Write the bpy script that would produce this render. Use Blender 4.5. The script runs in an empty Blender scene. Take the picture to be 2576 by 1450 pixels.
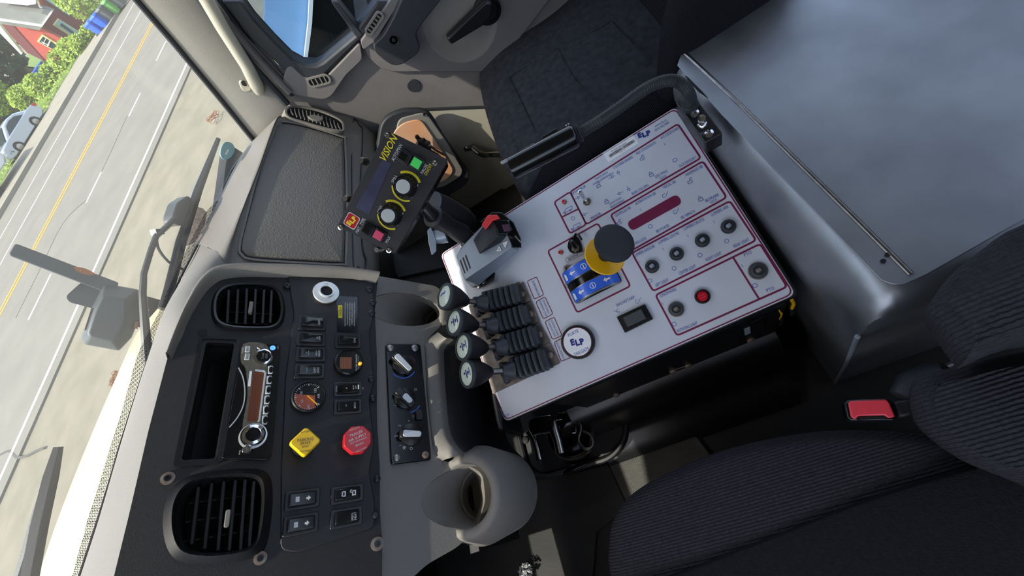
import bpy, bmesh, math, random
from mathutils import Vector, Matrix
from mathutils.geometry import tessellate_polygon
random.seed(7)
S = bpy.context.scene
COL = S.collection
# ---------------------------------------------------------------- camera, light, exposure
EYE = Vector((0, 0, 1.2))                 # camera stands 1.2 m above the cab floor
FOC = 1030.0
_d = Vector((612, 445, FOC)).normalized() # straight down, seen in camera axes (x right, y down, z forward)
_up = -_d
_n = Vector((-612, -445)).normalized(); _hd = FOC * FOC / Vector((612, 445)).length
_h = Vector((-_n.y, _n.x)); _L = math.hypot(FOC, _hd); _t = _L * math.tan(math.radians(30.9))
_p = _n * _hd + _h * _t
_X = Vector((_p.x, _p.y, FOC)); _X = (_X - _X.dot(_up) * _up).normalized()
_Y = _up.cross(_X)
R3 = Matrix((_X, _Y, _up))                # camera axes -> truck axes (X passenger side, Y forward, Z up)
def ray(px, py): return R3 @ Vector((px - 1288, py - 725, FOC))
cd = bpy.data.cameras.new('camera'); cam = bpy.data.objects.new('camera', cd); COL.objects.link(cam)
_r = R3 @ Vector((1, 0, 0)); _u = R3 @ Vector((0, -1, 0)); _b = R3 @ Vector((0, 0, -1))
cam.matrix_world = Matrix.Translation(EYE) @ Matrix((_r, _u, _b)).transposed().to_4x4()
cd.sensor_width = 36; cd.lens = 36 * FOC / 2576; cd.clip_start = 0.02; cd.clip_end = 400
S.camera = cam
SUN_AZ, SUN_EL = math.radians(-35), math.radians(58.5)
w = bpy.data.worlds.new('sky'); S.world = w; w.use_nodes = True
nt = w.node_tree; nt.nodes.clear()
sky = nt.nodes.new('ShaderNodeTexSky'); sky.sky_type = 'NISHITA'; sky.sun_disc = False
sky.sun_elevation = SUN_EL; sky.sun_rotation = SUN_AZ; sky.air_density = 1.0; sky.dust_density = 2.0
bg = nt.nodes.new('ShaderNodeBackground'); bg.inputs[1].default_value = 0.36
wo = nt.nodes.new('ShaderNodeOutputWorld'); hs = nt.nodes.new('ShaderNodeHueSaturation'); hs.inputs['Saturation'].default_value = .72; nt.links.new(sky.outputs[0], hs.inputs['Color']); nt.links.new(hs.outputs[0], bg.inputs[0]); nt.links.new(bg.outputs[0], wo.inputs[0])
sl = bpy.data.lights.new('sun', 'SUN'); sl.energy = 4.6; sl.angle = math.radians(0.6); sl.color = (1, .95, .86)
so = bpy.data.objects.new('sun', sl); COL.objects.link(so)
SUNV = Vector((math.sin(SUN_AZ) * math.cos(SUN_EL), math.cos(SUN_AZ) * math.cos(SUN_EL), math.sin(SUN_EL)))
so.rotation_euler = SUNV.to_track_quat('Z', 'Y').to_euler(); so.location = (-3, 3, 8)
S.view_settings.view_transform = 'Standard'; S.view_settings.look = 'None'
S.view_settings.exposure = 0.45; S.view_settings.gamma = 1.0; S.view_settings.use_curve_mapping = False
# ---------------------------------------------------------------- materials
def lin(c):
    return tuple(((v / 255 / 12.92) if v / 255 <= .04045 else ((v / 255 + .055) / 1.055) ** 2.4) for v in c) + (1,)
MATS = {}
def mat(name, c, rough=.5, metal=0, var=0, vscale=8, bump=0, bscale=200, btype='noise', coat=0, emit=0, c2=None, spec=.5, stretch=None, trans=0):
    m = bpy.data.materials.new(name); m.use_nodes = True; t = m.node_tree; b = t.nodes['Principled BSDF']
    b.inputs['Base Color'].default_value = lin(c); b.inputs['Roughness'].default_value = rough
    b.inputs['Metallic'].default_value = metal; b.inputs['Coat Weight'].default_value = coat
    b.inputs['Specular IOR Level'].default_value = spec
    if trans: b.inputs['Transmission Weight'].default_value = trans
    if emit: b.inputs['Emission Color'].default_value = lin(c); b.inputs['Emission Strength'].default_value = emit
    tc = t.nodes.new('ShaderNodeTexCoord'); src = tc.outputs['Object']
    if stretch:
        mp = t.nodes.new('ShaderNodeMapping'); mp.inputs['Scale'].default_value = stretch; t.links.new(src, mp.inputs[0]); src = mp.outputs[0]
    if var or c2:
        n = t.nodes.new('ShaderNodeTexNoise'); n.inputs['Scale'].default_value = vscale; n.inputs['Detail'].default_value = 5
        t.links.new(src, n.inputs['Vector'])
        r = t.nodes.new('ShaderNodeValToRGB'); a = lin(c)
        r.color_ramp.elements[0].position = .3; r.color_ramp.elements[1].position = .72
        bb = lin(c2) if c2 else tuple(min(1, x * (1 + var)) for x in a[:3]) + (1,)
        aa = a if c2 else tuple(x * (1 - var) for x in a[:3]) + (1,)
        r.color_ramp.elements[0].color = aa; r.color_ramp.elements[1].color = bb
        t.links.new(n.outputs[0], r.inputs[0]); t.links.new(r.outputs[0], b.inputs['Base Color'])
    if bump:
        if btype == 'noise':
            n = t.nodes.new('ShaderNodeTexNoise'); n.inputs['Scale'].default_value = bscale; n.inputs['Detail'].default_value = 3; o = n.outputs[0]
        elif btype == 'voronoi':
            n = t.nodes.new('ShaderNodeTexVoronoi'); n.inputs['Scale'].default_value = bscale; o = n.outputs[0]
        else:
            n = t.nodes.new('ShaderNodeTexWave'); n.inputs['Scale'].default_value = bscale; n.inputs['Distortion'].default_value = 1.5; n.inputs['Detail'].default_value = 2; n.inputs['Detail Scale'].default_value = 3; n.bands_direction = btype; o = n.outputs[1]
        t.links.new(src, n.inputs['Vector'])
        bp = t.nodes.new('ShaderNodeBump'); bp.inputs['Strength'].default_value = bump; bp.inputs['Distance'].default_value = .002
        t.links.new(o, bp.inputs['Height']); t.links.new(bp.outputs[0], b.inputs['Normal'])
    MATS[name] = m; return m
def glassmat(name, tint=(1, 1, 1), gloss=.06, haze=0.0):
    m = bpy.data.materials.new(name); m.use_nodes = True; t = m.node_tree; t.nodes.clear()
    o = t.nodes.new('ShaderNodeOutputMaterial'); a = t.nodes.new('ShaderNodeBsdfTransparent'); g = t.nodes.new('ShaderNodeBsdfGlossy')
    a.inputs[0].default_value = tint + (1,); g.inputs['Roughness'].default_value = .02
    lw = t.nodes.new('ShaderNodeLayerWeight'); lw.inputs[0].default_value = .5
    pw = t.nodes.new('ShaderNodeMath'); pw.operation = 'POWER'; pw.inputs[1].default_value = 4; t.links.new(lw.outputs['Facing'], pw.inputs[0])
    mr = t.nodes.new('ShaderNodeMath'); mr.operation = 'MULTIPLY_ADD'; mr.inputs[1].default_value = .6; mr.inputs[2].default_value = gloss * .5
    t.links.new(pw.outputs[0], mr.inputs[0])
    mx = t.nodes.new('ShaderNodeMixShader'); t.links.new(mr.outputs[0], mx.inputs[0]); t.links.new(a.outputs[0], mx.inputs[1]); t.links.new(g.outputs[0], mx.inputs[2])
    last = mx.outputs[0]
    if haze:
        d = t.nodes.new('ShaderNodeBsdfTranslucent'); d.inputs[0].default_value = (.9, .88, .82, 1)
        m2 = t.nodes.new('ShaderNodeMixShader'); m2.inputs[0].default_value = haze
        t.links.new(last, m2.inputs[1]); t.links.new(d.outputs[0], m2.inputs[2]); last = m2.outputs[0]
    t.links.new(last, o.inputs[0]); MATS[name] = m; return m
mat('dash_grey', (122, 117, 110), .55, bump=.35, bscale=900, var=.06, vscale=6)
mat('lid_grey', (104, 100, 94), .5, bump=.8, bscale=260, var=.05)
mat('door_grey', (104, 100, 98), .6, bump=.3, bscale=900, var=.05)
mat('pillar_grey', (136, 132, 124), .6, bump=.2, bscale=700, var=.05)
mat('trim_pale', (172, 166, 150), .45, bump=.1, bscale=600)
mat('black_plastic', (25, 23, 26), .5, bump=.25, bscale=900)
mat('black_gloss', (14, 14, 16), .18)
mat('black_satin', (22, 22, 24), .35)
mat('black_metal', (18, 18, 20), .28, var=.3, vscale=30)
mat('bezel_black', (24, 21, 23), .55, bump=.4, bscale=1100)
mat('rubber', (38, 40, 44), .6, bump=.2, bscale=400)
mat('boot_rubber', (56, 59, 64), .48, bump=.3, bscale=300, var=.15)
mat('deep_black', (6, 6, 7), .7)
mat('floor_vinyl', (40, 39, 37), .6, bump=.5, bscale=500, var=.2, vscale=12, spec=.3)
mat('panel_white', (196, 200, 207), .42, var=.035, vscale=14)
mat('maroon', (112, 20, 62), .5)
mat('print_blue', (64, 84, 158), .5)
mat('print_navy', (28, 36, 120), .5)
mat('print_dark', (70, 40, 60), .5)
mat('white', (225, 226, 226), .5)
mat('print_white', (200, 200, 200), .5)
mat('print_grey', (120, 122, 126), .5)
mat('yellow_print', (222, 200, 40), .5)
mat('yellow', (240, 178, 16), .35)
mat('brake_yellow', (236, 190, 20), .35, coat=.3)
mat('red', (176, 24, 34), .35, coat=.2)
mat('red_bright', (214, 52, 56), .4)
mat('led_red', (190, 16, 34), .2, coat=.5)
mat('pink_red', (206, 66, 98), .5)
mat('green', (76, 210, 92), .5)
mat('blue_label', (46, 100, 214), .35, coat=.3)
mat('chrome', (215, 215, 218), .12, 1)
mat('steel', (150, 146, 142), .32, 1, var=.2, vscale=90)
mat('rust_steel', (118, 96, 84), .55, .5, c2=(140, 132, 124), vscale=120)
mat('plate_steel', (112, 106, 100), .5, .6, c2=(84, 76, 70), vscale=60, bump=.3, bscale=300)
mat('rust', (150, 92, 44), .8, c2=(96, 56, 30), vscale=300)
mat('silver_plastic', (206, 208, 208), .3, .4)
mat('grey_paint', (150, 160, 170), .35, .3)
mat('fabric_driver', (52, 51, 55), .95, bump=1.0, bscale=75, btype='X', var=.25, vscale=250, spec=.15)
mat('fabric_bolster', (30, 30, 33), .95, bump=.8, bscale=500, spec=.15, var=.2, vscale=200)
mat('fabric_pass', (55, 57, 62), 1, bump=.9, bscale=700, var=.3, vscale=60, spec=.1)
mat('fabric_pass_side', (28, 28, 31), 1, bump=.7, bscale=90, btype='Y', spec=.1)
mat('buckle_red', (222, 62, 74), .4)
mat('wood_tone', (206, 176, 150), .55, c2=(214, 140, 84), vscale=9)
mat('asphalt', (110, 107, 98), .9, c2=(100, 97, 89), vscale=.9, bump=.3, bscale=30)
mat('shoulder', (118, 112, 96), .95, c2=(102, 97, 82), vscale=1.6, bump=.6, bscale=25)
mat('line_white', (200, 200, 192), .8, var=.05, vscale=4)
mat('line_yellow', (196, 132, 30), .8, var=.08, vscale=4)
mat('concrete', (130, 125, 112), .9, var=.06, vscale=1.2)
mat('grass', (96, 118, 40), .95, c2=(74, 96, 34), vscale=1.4, bump=1, bscale=20)
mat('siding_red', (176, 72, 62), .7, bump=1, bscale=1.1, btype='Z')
mat('siding_red_shaded', (108, 50, 54), .8)  # the red siding again, with the front wall's shade put into the colour
mat('roof_grey', (120, 122, 118), .6, var=.1, vscale=2)
mat('house_white', (226, 226, 222), .6)
mat('window_cream', (232, 208, 140), .6)
mat('glass_dark', (40, 52, 56), .08)
mat('door_teal', (140, 176, 180), .6)
mat('leaf_bright', (140, 160, 40), .7, c2=(104, 136, 30), vscale=3)
mat('leaf_dark', (44, 74, 50), .8, c2=(30, 56, 40), vscale=1.5)
mat('bark', (110, 96, 78), .9)
mat('bin_blue', (28, 92, 206), .4)
mat('bin_black', (78, 84, 86), .5)
mat('bin_green', (96, 160, 84), .5)
mat('car_silver', (176, 186, 198), .25, .5, coat=.6)
mat('car_white', (196, 202, 206), .3, .2, coat=.6)
mat('tyre', (34, 35, 37), .8)
mat('hood_cream', (206, 194, 160), .3, coat=.5)
mat('housing_grey', (48, 54, 57), .5, bump=.2, bscale=300)
mat('blue_steel', (130, 168, 206), .35, var=.1, vscale=6)
mat('amber_glow', (240, 168, 30), .3, emit=.6)
mat('radio_lcd', (96, 52, 34), .25)
mat('lcd', (52, 52, 72), .12, c2=(78, 78, 98), vscale=14)
mat('gauge_orange', (176, 84, 58), .5)
mat('metal_speckle', (120, 112, 98), .4, .6, c2=(88, 82, 74), vscale=500)
mat('blue_led', (60, 110, 240), .3, emit=2.5)
mat('gauge_amber', (150, 90, 40), .4)
def alu(name):
    m = mat(name, (186, 190, 194), .34, 1, c2=(142, 146, 151), vscale=5, bump=.05, bscale=60)
    t = m.node_tree; b = t.nodes['Principled BSDF']
    n = t.nodes.new('ShaderNodeTexNoise'); n.inputs['Scale'].default_value = 11; n.inputs['Detail'].default_value = 8
    r = t.nodes.new('ShaderNodeMapRange'); r.inputs['To Min'].default_value = .38; r.inputs['To Max'].default_value = .62
    t.links.new(n.outputs[0], r.inputs[0]); t.links.new(r.outputs[0], b.inputs['Roughness'])
alu('aluminium')
glassmat('windshield_glass', (.97, .98, .96), .04, .02)
glassmat('side_glass', (.72, .8, .86), .2)
glassmat('lens_glass', (.97, .99, .96), .1)
mat('crack', (70, 68, 64), .9)
mat('pad_grey', (66, 64, 58), .6, var=.25, vscale=40, bump=.4, bscale=400)
mat('knob_face', (206, 214, 204), .4)
def fritmat():
    m = bpy.data.materials.new('frit_dots'); m.use_nodes = True; t = m.node_tree; t.nodes.clear()
    o = t.nodes.new('ShaderNodeOutputMaterial'); a = t.nodes.new('ShaderNodeBsdfTransparent'); d = t.nodes.new('ShaderNodeBsdfDiffuse'); d.inputs[0].default_value = (.03, .03, .04, 1)
    tc = t.nodes.new('ShaderNodeTexCoord'); v = t.nodes.new('ShaderNodeTexVoronoi'); v.inputs['Scale'].default_value = 420; v.inputs['Randomness'].default_value = 0
    t.links.new(tc.outputs['Object'], v.inputs['Vector'])
    c = t.nodes.new('ShaderNodeMath'); c.operation = 'LESS_THAN'; c.inputs[1].default_value = .40; t.links.new(v.outputs['Distance'], c.inputs[0])
    mx = t.nodes.new('ShaderNodeMixShader'); t.links.new(c.outputs[0], mx.inputs[0]); t.links.new(a.outputs[0], mx.inputs[1]); t.links.new(d.outputs[0], mx.inputs[2]); t.links.new(mx.outputs[0], o.inputs[0])
    MATS['frit_dots'] = m
fritmat()
# ---------------------------------------------------------------- geometry helpers (all coordinates relative to the eye)
class Plane:
    def __init__(s, n, p): s.n = Vector(n).normalized(); s.d = s.n.dot(Vector(p))
    def off(s, h): q = Plane(s.n, (0, 0, 0)); q.d = s.d + h; return q
def B(px, py, pl):                        # the point of a real surface seen at a pixel of the photograph
    r = ray(px, py); return r * (pl.d / r.dot(pl.n))
def HZ(z): return Plane((0, 0, 1), (0, 0, z))
class Frame:
    def __init__(s, O, U, N):
        s.O = Vector(O); s.N = Vector(N).normalized(); s.U = Vector(U); s.U = (s.U - s.U.dot(s.N) * s.N).normalized(); s.V = s.N.cross(s.U)
        s.pl = Plane(s.N, s.O)
    def w(s, u, v, h=0): return s.O + s.U * u + s.V * v + s.N * h
    def at(s, px, py, h=0):
        d = B(px, py, s.pl.off(h)) - s.O; return (d.dot(s.U), d.dot(s.V))
    def m4(s): return Matrix.Translation(s.O) @ Matrix((s.U, s.V, s.N)).transposed().to_4x4()
class MB:
    def __init__(s, fr=None): s.v = []; s.f = []; s.fr = fr
    def P(s, p):
        p = Vector(p) if not isinstance(p, Vector) else p
        return s.fr.w(*p) if s.fr else p
    def add(s, vs, fs):
        b = len(s.v); s.v += [s.P(p) for p in vs]; s.f += [tuple(b + i for i in f) for f in fs]; return s
    def prism(s, pts, h0, h1, up=None):   # outline in (u,v) (or world pts with up vector) extruded
        n = len(pts)
        if s.fr and len(pts[0]) == 2:
            a = [(p[0], p[1], h0) for p in pts] + [(p[0], p[1], h1) for p in pts]
            ar = sum(pts[i][0] * pts[(i + 1) % n][1] - pts[(i + 1) % n][0] * pts[i][1] for i in range(n))
        else:
            up = Vector(up); a = [Vector(p) + up * h0 for p in pts] + [Vector(p) + up * h1 for p in pts]
            nn = Vector((0, 0, 0))
            for i in range(n): nn += Vector(pts[i]).cross(Vector(pts[(i + 1) % n]))
            ar = nn.dot(up)
        if (h1 < h0): ar = -ar
        fs = [tuple(range(n, 2 * n)), tuple(range(n - 1, -1, -1))] + [(i, (i + 1) % n, n + (i + 1) % n, n + i) for i in range(n)]
        if ar < 0: fs = [f[::-1] for f in fs]
        return s.add(a, fs)
    def box(s, c, d):
        x, y, z = c; a, b, e = d[0] / 2, d[1] / 2, d[2] / 2
        vs = [(x + i * a, y + j * b, z + k * e) for k in (-1, 1) for j in (-1, 1) for i in (-1, 1)]
        return s.add(vs, [(0, 2, 3, 1), (4, 5, 7, 6), (0, 1, 5, 4), (2, 6, 7, 3), (0, 4, 6, 2), (1, 3, 7, 5)])
    def rings(s, R, cap0=True, cap1=True, closed=True):
        n = len(R[0]); vs = [p for r in R for p in r]; fs = []
        for k in range(len(R) - 1):
            for i in range(n if closed else n - 1):
                j = (i + 1) % n; fs.append((k * n + i, k * n + j, (k + 1) * n + j, (k + 1) * n + i))
        if cap0: fs.append(tuple(range(n - 1, -1, -1)))
        if cap1: fs.append(tuple(range((len(R) - 1) * n, len(R) * n)))
        return s.add(vs, fs)
    def lathe(s, c, prof, seg=28, cap0=True, cap1=True, sx=1, sy=1, rot=0):  # axis = frame normal, prof = [(r,h)]
        R = []
        for r, h in prof:
            ring = []
            for i in range(seg):
                a = 2 * math.pi * i / seg; x, y = r * sx * math.cos(a), r * sy * math.sin(a)
                ring.append((c[0] + x * math.cos(rot) - y * math.sin(rot), c[1] + x * math.sin(rot) + y * math.cos(rot), h))
            R.append(ring)
        return s.rings(R, cap0, cap1)
    def axis(s, p0, p1, prof, seg=20, cap0=True, cap1=True):   # world axis; prof [(t,r)]
        p0, p1 = Vector(p0), Vector(p1); d = (p1 - p0); L = d.length; d.normalize()
        a = d.orthogonal().normalized(); b = d.cross(a); fr, s.fr = s.fr, None
        R = [[p0 + d * (L * t) + a * (r * math.cos(2 * math.pi * i / seg)) + b * (r * math.sin(2 * math.pi * i / seg)) for i in range(seg)] for t, r in prof]
        s.rings(R, cap0, cap1); s.fr = fr; return s
    def tube(s, pts, r, seg=8, closed=False, cap=True):
        P = [s.P(p) for p in pts]; n = len(P); R = []; prev = None
        for i in range(n):
            t = (P[(i + 1) % n] - P[i - 1]) if closed else (P[min(i + 1, n - 1)] - P[max(i - 1, 0)])
            t.normalize()
            if prev is None: a = t.orthogonal().normalized()
            else: a = (prev - prev.dot(t) * t).normalized()
            prev = a; b = t.cross(a); rr = r[i] if isinstance(r, (list, tuple)) else r
            R.append([P[i] + a * (rr * math.cos(2 * math.pi * k / seg)) + b * (rr * math.sin(2 * math.pi * k / seg)) for k in range(seg)])
        fr, s.fr = s.fr, None
        if closed: R.append(R[0]); s.rings(R, False, False)
        else: s.rings(R, cap, cap)
        s.fr = fr; return s
    def grid(s, rows):
        return s.rings(rows, False, False, closed=False)
    def strip(s, pts, wd, h0, h1, closed=True):  # flat line of width wd along an outline in (u,v)
        n = len(pts); q = [Vector((p[0], p[1])) for p in pts]; L, Rr = [], []
        for i in range(n):
            a = q[i - 1] if (closed or i) else q[i]; b = q[(i + 1) % n] if (closed or i < n - 1) else q[i]
            d1 = (q[i] - a); d2 = (b - q[i]); d1 = d1.normalized() if d1.length > 1e-9 else d2.normalized(); d2 = d2.normalized() if d2.length > 1e-9 else d1
            t = (d1 + d2); t = t.normalized() if t.length > 1e-6 else d1; nn = Vector((-t.y, t.x)); k = wd / 2 / max(.5, abs(nn.dot(Vector((-d1.y, d1.x)))))
            L.append(q[i] + nn * k); Rr.append(q[i] - nn * k)
        m = n if closed else n - 1
        vs = [(p.x, p.y, h1) for p in L] + [(p.x, p.y, h1) for p in Rr] + [(p.x, p.y, h0) for p in L] + [(p.x, p.y, h0) for p in Rr]
        fs = []
        for i in range(m):
            j = (i + 1) % n; fs += [(i, n + i, n + j, j), (i, j, 2 * n + j, 2 * n + i), (n + i, 3 * n + i, 3 * n + j, n + j)]
        return s.add(vs, fs)
    def text(s, txt, c, ht, length=None, rot=0, h=0.0004, bold=0, shear=0):
        key = (txt, bold, shear)
        if key not in _TX:
            cu = bpy.data.curves.new('t', 'FONT'); cu.body = txt; cu.size = 1; cu.resolution_u = 2; cu.offset = bold; cu.shear = shear
            ob = bpy.data.objects.new('t', cu); me = bpy.data.meshes.new_from_object(ob)
            vs = [v.co.copy() for v in me.vertices]; fs = [tuple(p.vertices) for p in me.polygons]
            bpy.data.objects.remove(ob); bpy.data.curves.remove(cu); bpy.data.meshes.remove(me)
            xs = [v.x for v in vs]; ys = [v.y for v in vs]; cx, cy = (min(xs) + max(xs)) / 2, .35
            _TX[key] = ([(v.x - cx, v.y - cy) for v in vs], fs, max(xs) - min(xs))
        vs, fs, wd = _TX[key]; ky = ht / .7; kx = length / wd if length else ky; cr, sr = math.cos(rot), math.sin(rot)
        return s.add([(c[0] + x * kx * cr - y * ky * sr, c[1] + x * kx * sr + y * ky * cr, h) for x, y in vs], fs)
_TX = {}
ROOTM = {}
def link(name, mb, m, parent=None, bevel=0, smooth=35, base=None, seg=2, kind=None, label=None):
    me = bpy.data.meshes.new(name)
    if parent is not None: M = ROOTM[parent.name]
    else:
        if base is None:
            k = len(mb.v); c = sum(mb.v, Vector()) / k; base = Vector((c.x, c.y, min(v.z for v in mb.v)))
        M = Matrix.Translation(EYE + Vector(base))
    Mi = M.inverted()
    me.from_pydata([Mi @ (EYE + v) for v in mb.v], [], mb.f); me.materials.append(MATS[m])
    if smooth:
        me.polygons.foreach_set('use_smooth', [True] * len(me.polygons))
        me.update(); me.set_sharp_from_angle(angle=math.radians(smooth))
    o = bpy.data.objects.new(name, me); COL.objects.link(o)
    if parent is not None: o.parent = parent
    else: o.matrix_world = M
    ROOTM[o.name] = M
    if bevel:
        b = o.modifiers.new('bevel', 'BEVEL'); b.width = bevel; b.segments = seg; b.limit_method = 'ANGLE'; b.angle_limit = math.radians(40)
    if kind: o['kind'] = kind
    if label: o['label'] = label
    return o
def tag(o, label, cat, group=None):
    o['label'] = label; o['category'] = cat
    if group: o['group'] = group
    return o
def thing(name, label, cat, at, group=None, fr=None):
    o = bpy.data.objects.new(name, None); COL.objects.link(o); o.empty_display_size = .05
    M = Matrix.Translation(EYE) @ (fr.m4() if fr else Matrix.Translation(Vector(at)))
    o.matrix_world = M; ROOTM[o.name] = M; return tag(o, label, cat, group)
def structure(name, mb, m, **k): return link(name, mb, m, kind='structure', **k)
def smoothloop(pts, n=6, closed=True):
    out = []; N = len(pts); D = len(pts[0])
    for i in range(N if closed else N - 1):
        g = lambda k: pts[k % N] if closed else pts[max(0, min(N - 1, k))]
        a, b, c, d = g(i - 1), g(i), g(i + 1), g(i + 2)
        for k in range(n):
            t = k / n
            out.append(tuple(.5 * ((2 * b[q]) + (-a[q] + c[q]) * t + (2 * a[q] - 5 * b[q] + 4 * c[q] - d[q]) * t * t + (-a[q] + 3 * b[q] - 3 * c[q] + d[q]) * t ** 3) for q in range(D)))
    if not closed: out.append(tuple(pts[-1]))
    return out
def roundpoly(pts, r, n=4):
    out = []; N = len(pts)
    for i in range(N):
        p = Vector(pts[i]); a = Vector(pts[i - 1]) - p; b = Vector(pts[(i + 1) % N]) - p
        rr = r[i] if isinstance(r, (list, tuple)) else r
        if rr <= 0: out.append(tuple(p)); continue
        k = min(rr, a.length * .49, b.length * .49); p0 = p + a.normalized() * k; p1 = p + b.normalized() * k
        for j in range(n + 1):
            t = j / n; out.append(tuple(p0 * (1 - t) ** 2 + p * 2 * t * (1 - t) + p1 * t * t))
    return out
def rrect(c, w_, h_, r, rot=0, n=4):
    a, b = w_ / 2, h_ / 2; q = roundpoly([(a, b), (-a, b), (-a, -b), (a, -b)], r, n); cr, sr = math.cos(rot), math.sin(rot)
    return [(c[0] + x * cr - y * sr, c[1] + x * sr + y * cr) for x, y in q]
def fpx(fr, pts, h=0): return [fr.at(x, y, h) for x, y in pts]
def crows(rows, m=6, n=6):                # smooth a coarse net of 3D points
    R = [smoothloop([tuple(p) for p in r], n, False) for r in rows]; K = len(R[0]); cols = [smoothloop([r[k] for r in R], m, False) for k in range(K)]
    return [[Vector(cols[k][i]) for k in range(K)] for i in range(len(cols[0]))]
def pillow(mb, pts, up, htop, hbot, er=.03, dome=.01, steps=5):
    P = [Vector(p) for p in pts]; c = sum(P, Vector()) / len(P); up = Vector(up).normalized(); R = []
    rad = sum((p - c).length for p in P) / len(P)
    def ring(k, h): return [c + (p - c) * k + up * h for p in P]
    R.append(ring(1 - er / rad * .4, hbot)); R.append(ring(1, hbot + er * .6)); R.append(ring(1, htop - er))
    for i in range(1, steps + 1):
        a = math.pi / 2 * i / steps; R.append(ring(1 - er / rad * (1 - math.cos(a)), htop - er + er * math.sin(a)))
    for k in (.75, .5, .25, .04): R.append(ring(k, htop + dome * (1 - k * k)))
    nn = Vector((0, 0, 0))
    for i in range(len(P)): nn += P[i].cross(P[(i + 1) % len(P)])
    if nn.dot(up) < 0: R = [r[::-1] for r in R]
    mb.rings(R); return mb
# ---------------------------------------------------------------- reference surfaces of the cab
def azv(a): a = math.radians(a); return Vector((math.sin(a), math.cos(a), 0))
PN = Frame((.206, .394, -.771), (0, -1, 0), (-.2586, 0, .966))            # control console face
def pitched(az, pitch, O):
    U = azv(az); b = Vector((0, 0, 1)).cross(U); t = math.radians(pitch); return Frame(O, U, -b * math.cos(t) + Vector((0, 0, 1)) * math.sin(t))
DS = pitched(95, 32, (.298, .634, -.398))                                  # instrument panel face
LD = pitched(97, 33, (.875, .665, -.50))                                   # passenger dash lid
_a, _b2, _c2 = Vector((.135, 1.01, -.36)), Vector((.80, .87, -.39)), Vector((.33, .72, .33))
GLN = (_b2 - _a).cross(_c2 - _a).normalized(); GLN = GLN if GLN.y > 0 else -GLN   # outward
GL = Plane(GLN, _a)
DX = 1.2
DOOR = Frame((DX, 0, 0), (0, 1, 0), (-1, 0, 0))                            # inner door face: u = +Y ... v = N x U
def D(px, py, depth): return ray(px, py) / FOC * depth
GZ = -3.0
GP = HZ(GZ)
RD = Frame(B(467, 165, GP), azv(107), (0, 0, 1))
def zz(x, y, k=5.577, ox=0, oy=0): return (ox + x / k, oy + y / k)
# ---------------------------------------------------------------- outside: ground, road, lines
def rstrip(name, v0, v1, u0, u1, h0, h1, m, **k):
    return structure(name, MB(RD).prism([(u0, v0), (u1, v0), (u1, v1), (u0, v1)], h0, h1), m, smooth=0, **k)
vv = lambda *p: sum(RD.at(*q)[1] for q in p) / len(p)
vW, vD, vY = vv((467, 165), (320, 497)), vv((415, 107), (226, 497)), vv((383, 62), (152, 497))
v2, v1 = vv((355, 31), (91, 497)), vv((340, 10), (55, 497))
vC = vv((198, 214), (34, 493)); vS = vv((240, 105), (150, 225))
rstrip('ground', -60, 120, -90, 90, -.5, -.04, 'shoulder')
rstrip('road_surface', -.5, vC, -60, 60, -.04, 0, 'asphalt')
rstrip('curb', vC, vC + .35, -60, 60, -.04, .17, 'concrete')
for i in range(46):                        # sidewalk slabs
    u = -44 + i * 2
    rstrip('sidewalk_slab', vC + .36, vS, u, u + 1.975, -.04, .16, 'concrete')
rstrip('lawn', vS, vS + 60, -60, 60, -.04, .14, 'grass')
rl = MB(RD)
for v in (vW, v2, v1): rl.prism([(-60, v - .07), (60, v - .07), (60, v + .07), (-60, v + .07)], 0, .006)
structure('trim_1', rl, 'line_white', smooth=0)
rl = MB(RD)
for v in (vY - .17, vY + .17): rl.prism([(-60, v - .08), (60, v - .08), (60, v + .08), (-60, v + .08)], 0, .006)
structure('trim_2', rl, 'line_yellow', smooth=0)
for (p, q) in (((415, 107), (396, 150)), ((358, 231), (326, 291)), ((255, 434), (217, 510)), ((133, 688), (72, 805))):
    a, b = RD.at(*p), RD.at(*q)
    tag(link('lane_dash', MB(RD).prism([(a[0], vD - .07), (b[0], vD - .07), (b[0], vD + .07), (a[0], vD + .07)][::1 if a[0] < b[0] else -1], 0, .008), 'line_white', smooth=0, kind='structure'), 'white painted lane dash on the grey road', 'road marking', 'lane dashes on the road')
cr = MB(RD)
for pts in ([(226, 497), (160, 560), (95, 690), (40, 800)], [(320, 292), (280, 380), (226, 495)], [(0, 1145), (25, 1135), (40, 1150), (60, 1150), (90, 1135), (110, 1128)]):
    cr.strip(smoothloop(fpx(RD, pts), 4, False), .05, 0, .004, closed=False)
link('road_cracks', cr, 'crack', smooth=0, kind='structure')
# ---------------------------------------------------------------- house across the road
CB = B(200, 119, GP)
nS, nL = azv(197), azv(287)
SHP, LTP = Plane(nS, CB), Plane(nL, CB)
house = thing('house', 'red house with grey metal roofs across the road', 'house', CB)
def wall(name, zp, pl, m, h0, h1, par, ks=(5.577, 0, 0), **k):
    pts = [B(*zz(x, y, *ks), pl) for x, y in zp]
    return link(name, MB().prism(pts, h0, h1, up=pl.n), m, par, smooth=0, **k)
wall('side_wall', [(600, 365), (1090, 640), (1200, 900), (640, 870), (120, 290), (-60, 20), (-40, -60), (520, -60), (610, 120)], LTP, 'siding_red', -.3, 0, house)
wall('front_wall', [(600, 365), (1090, 640), (1400, 560), (1330, 200), (1010, -60), (560, -200), (450, -60), (610, 120), (660, 200)], SHP, 'siding_red_shaded', -.3, 0, house)
wall('porch_roof', [(-120, 20), (620, 120), (740, 165), (600, 360), (-120, 240)], LTP.off(.3), 'roof_grey', -.3, .5, house)
wall('roof_fascia', [(-120, 240), (600, 345), (600, 365), (-120, 262)], LTP.off(.8), 'house_white', -.1, .1, house)
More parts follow.
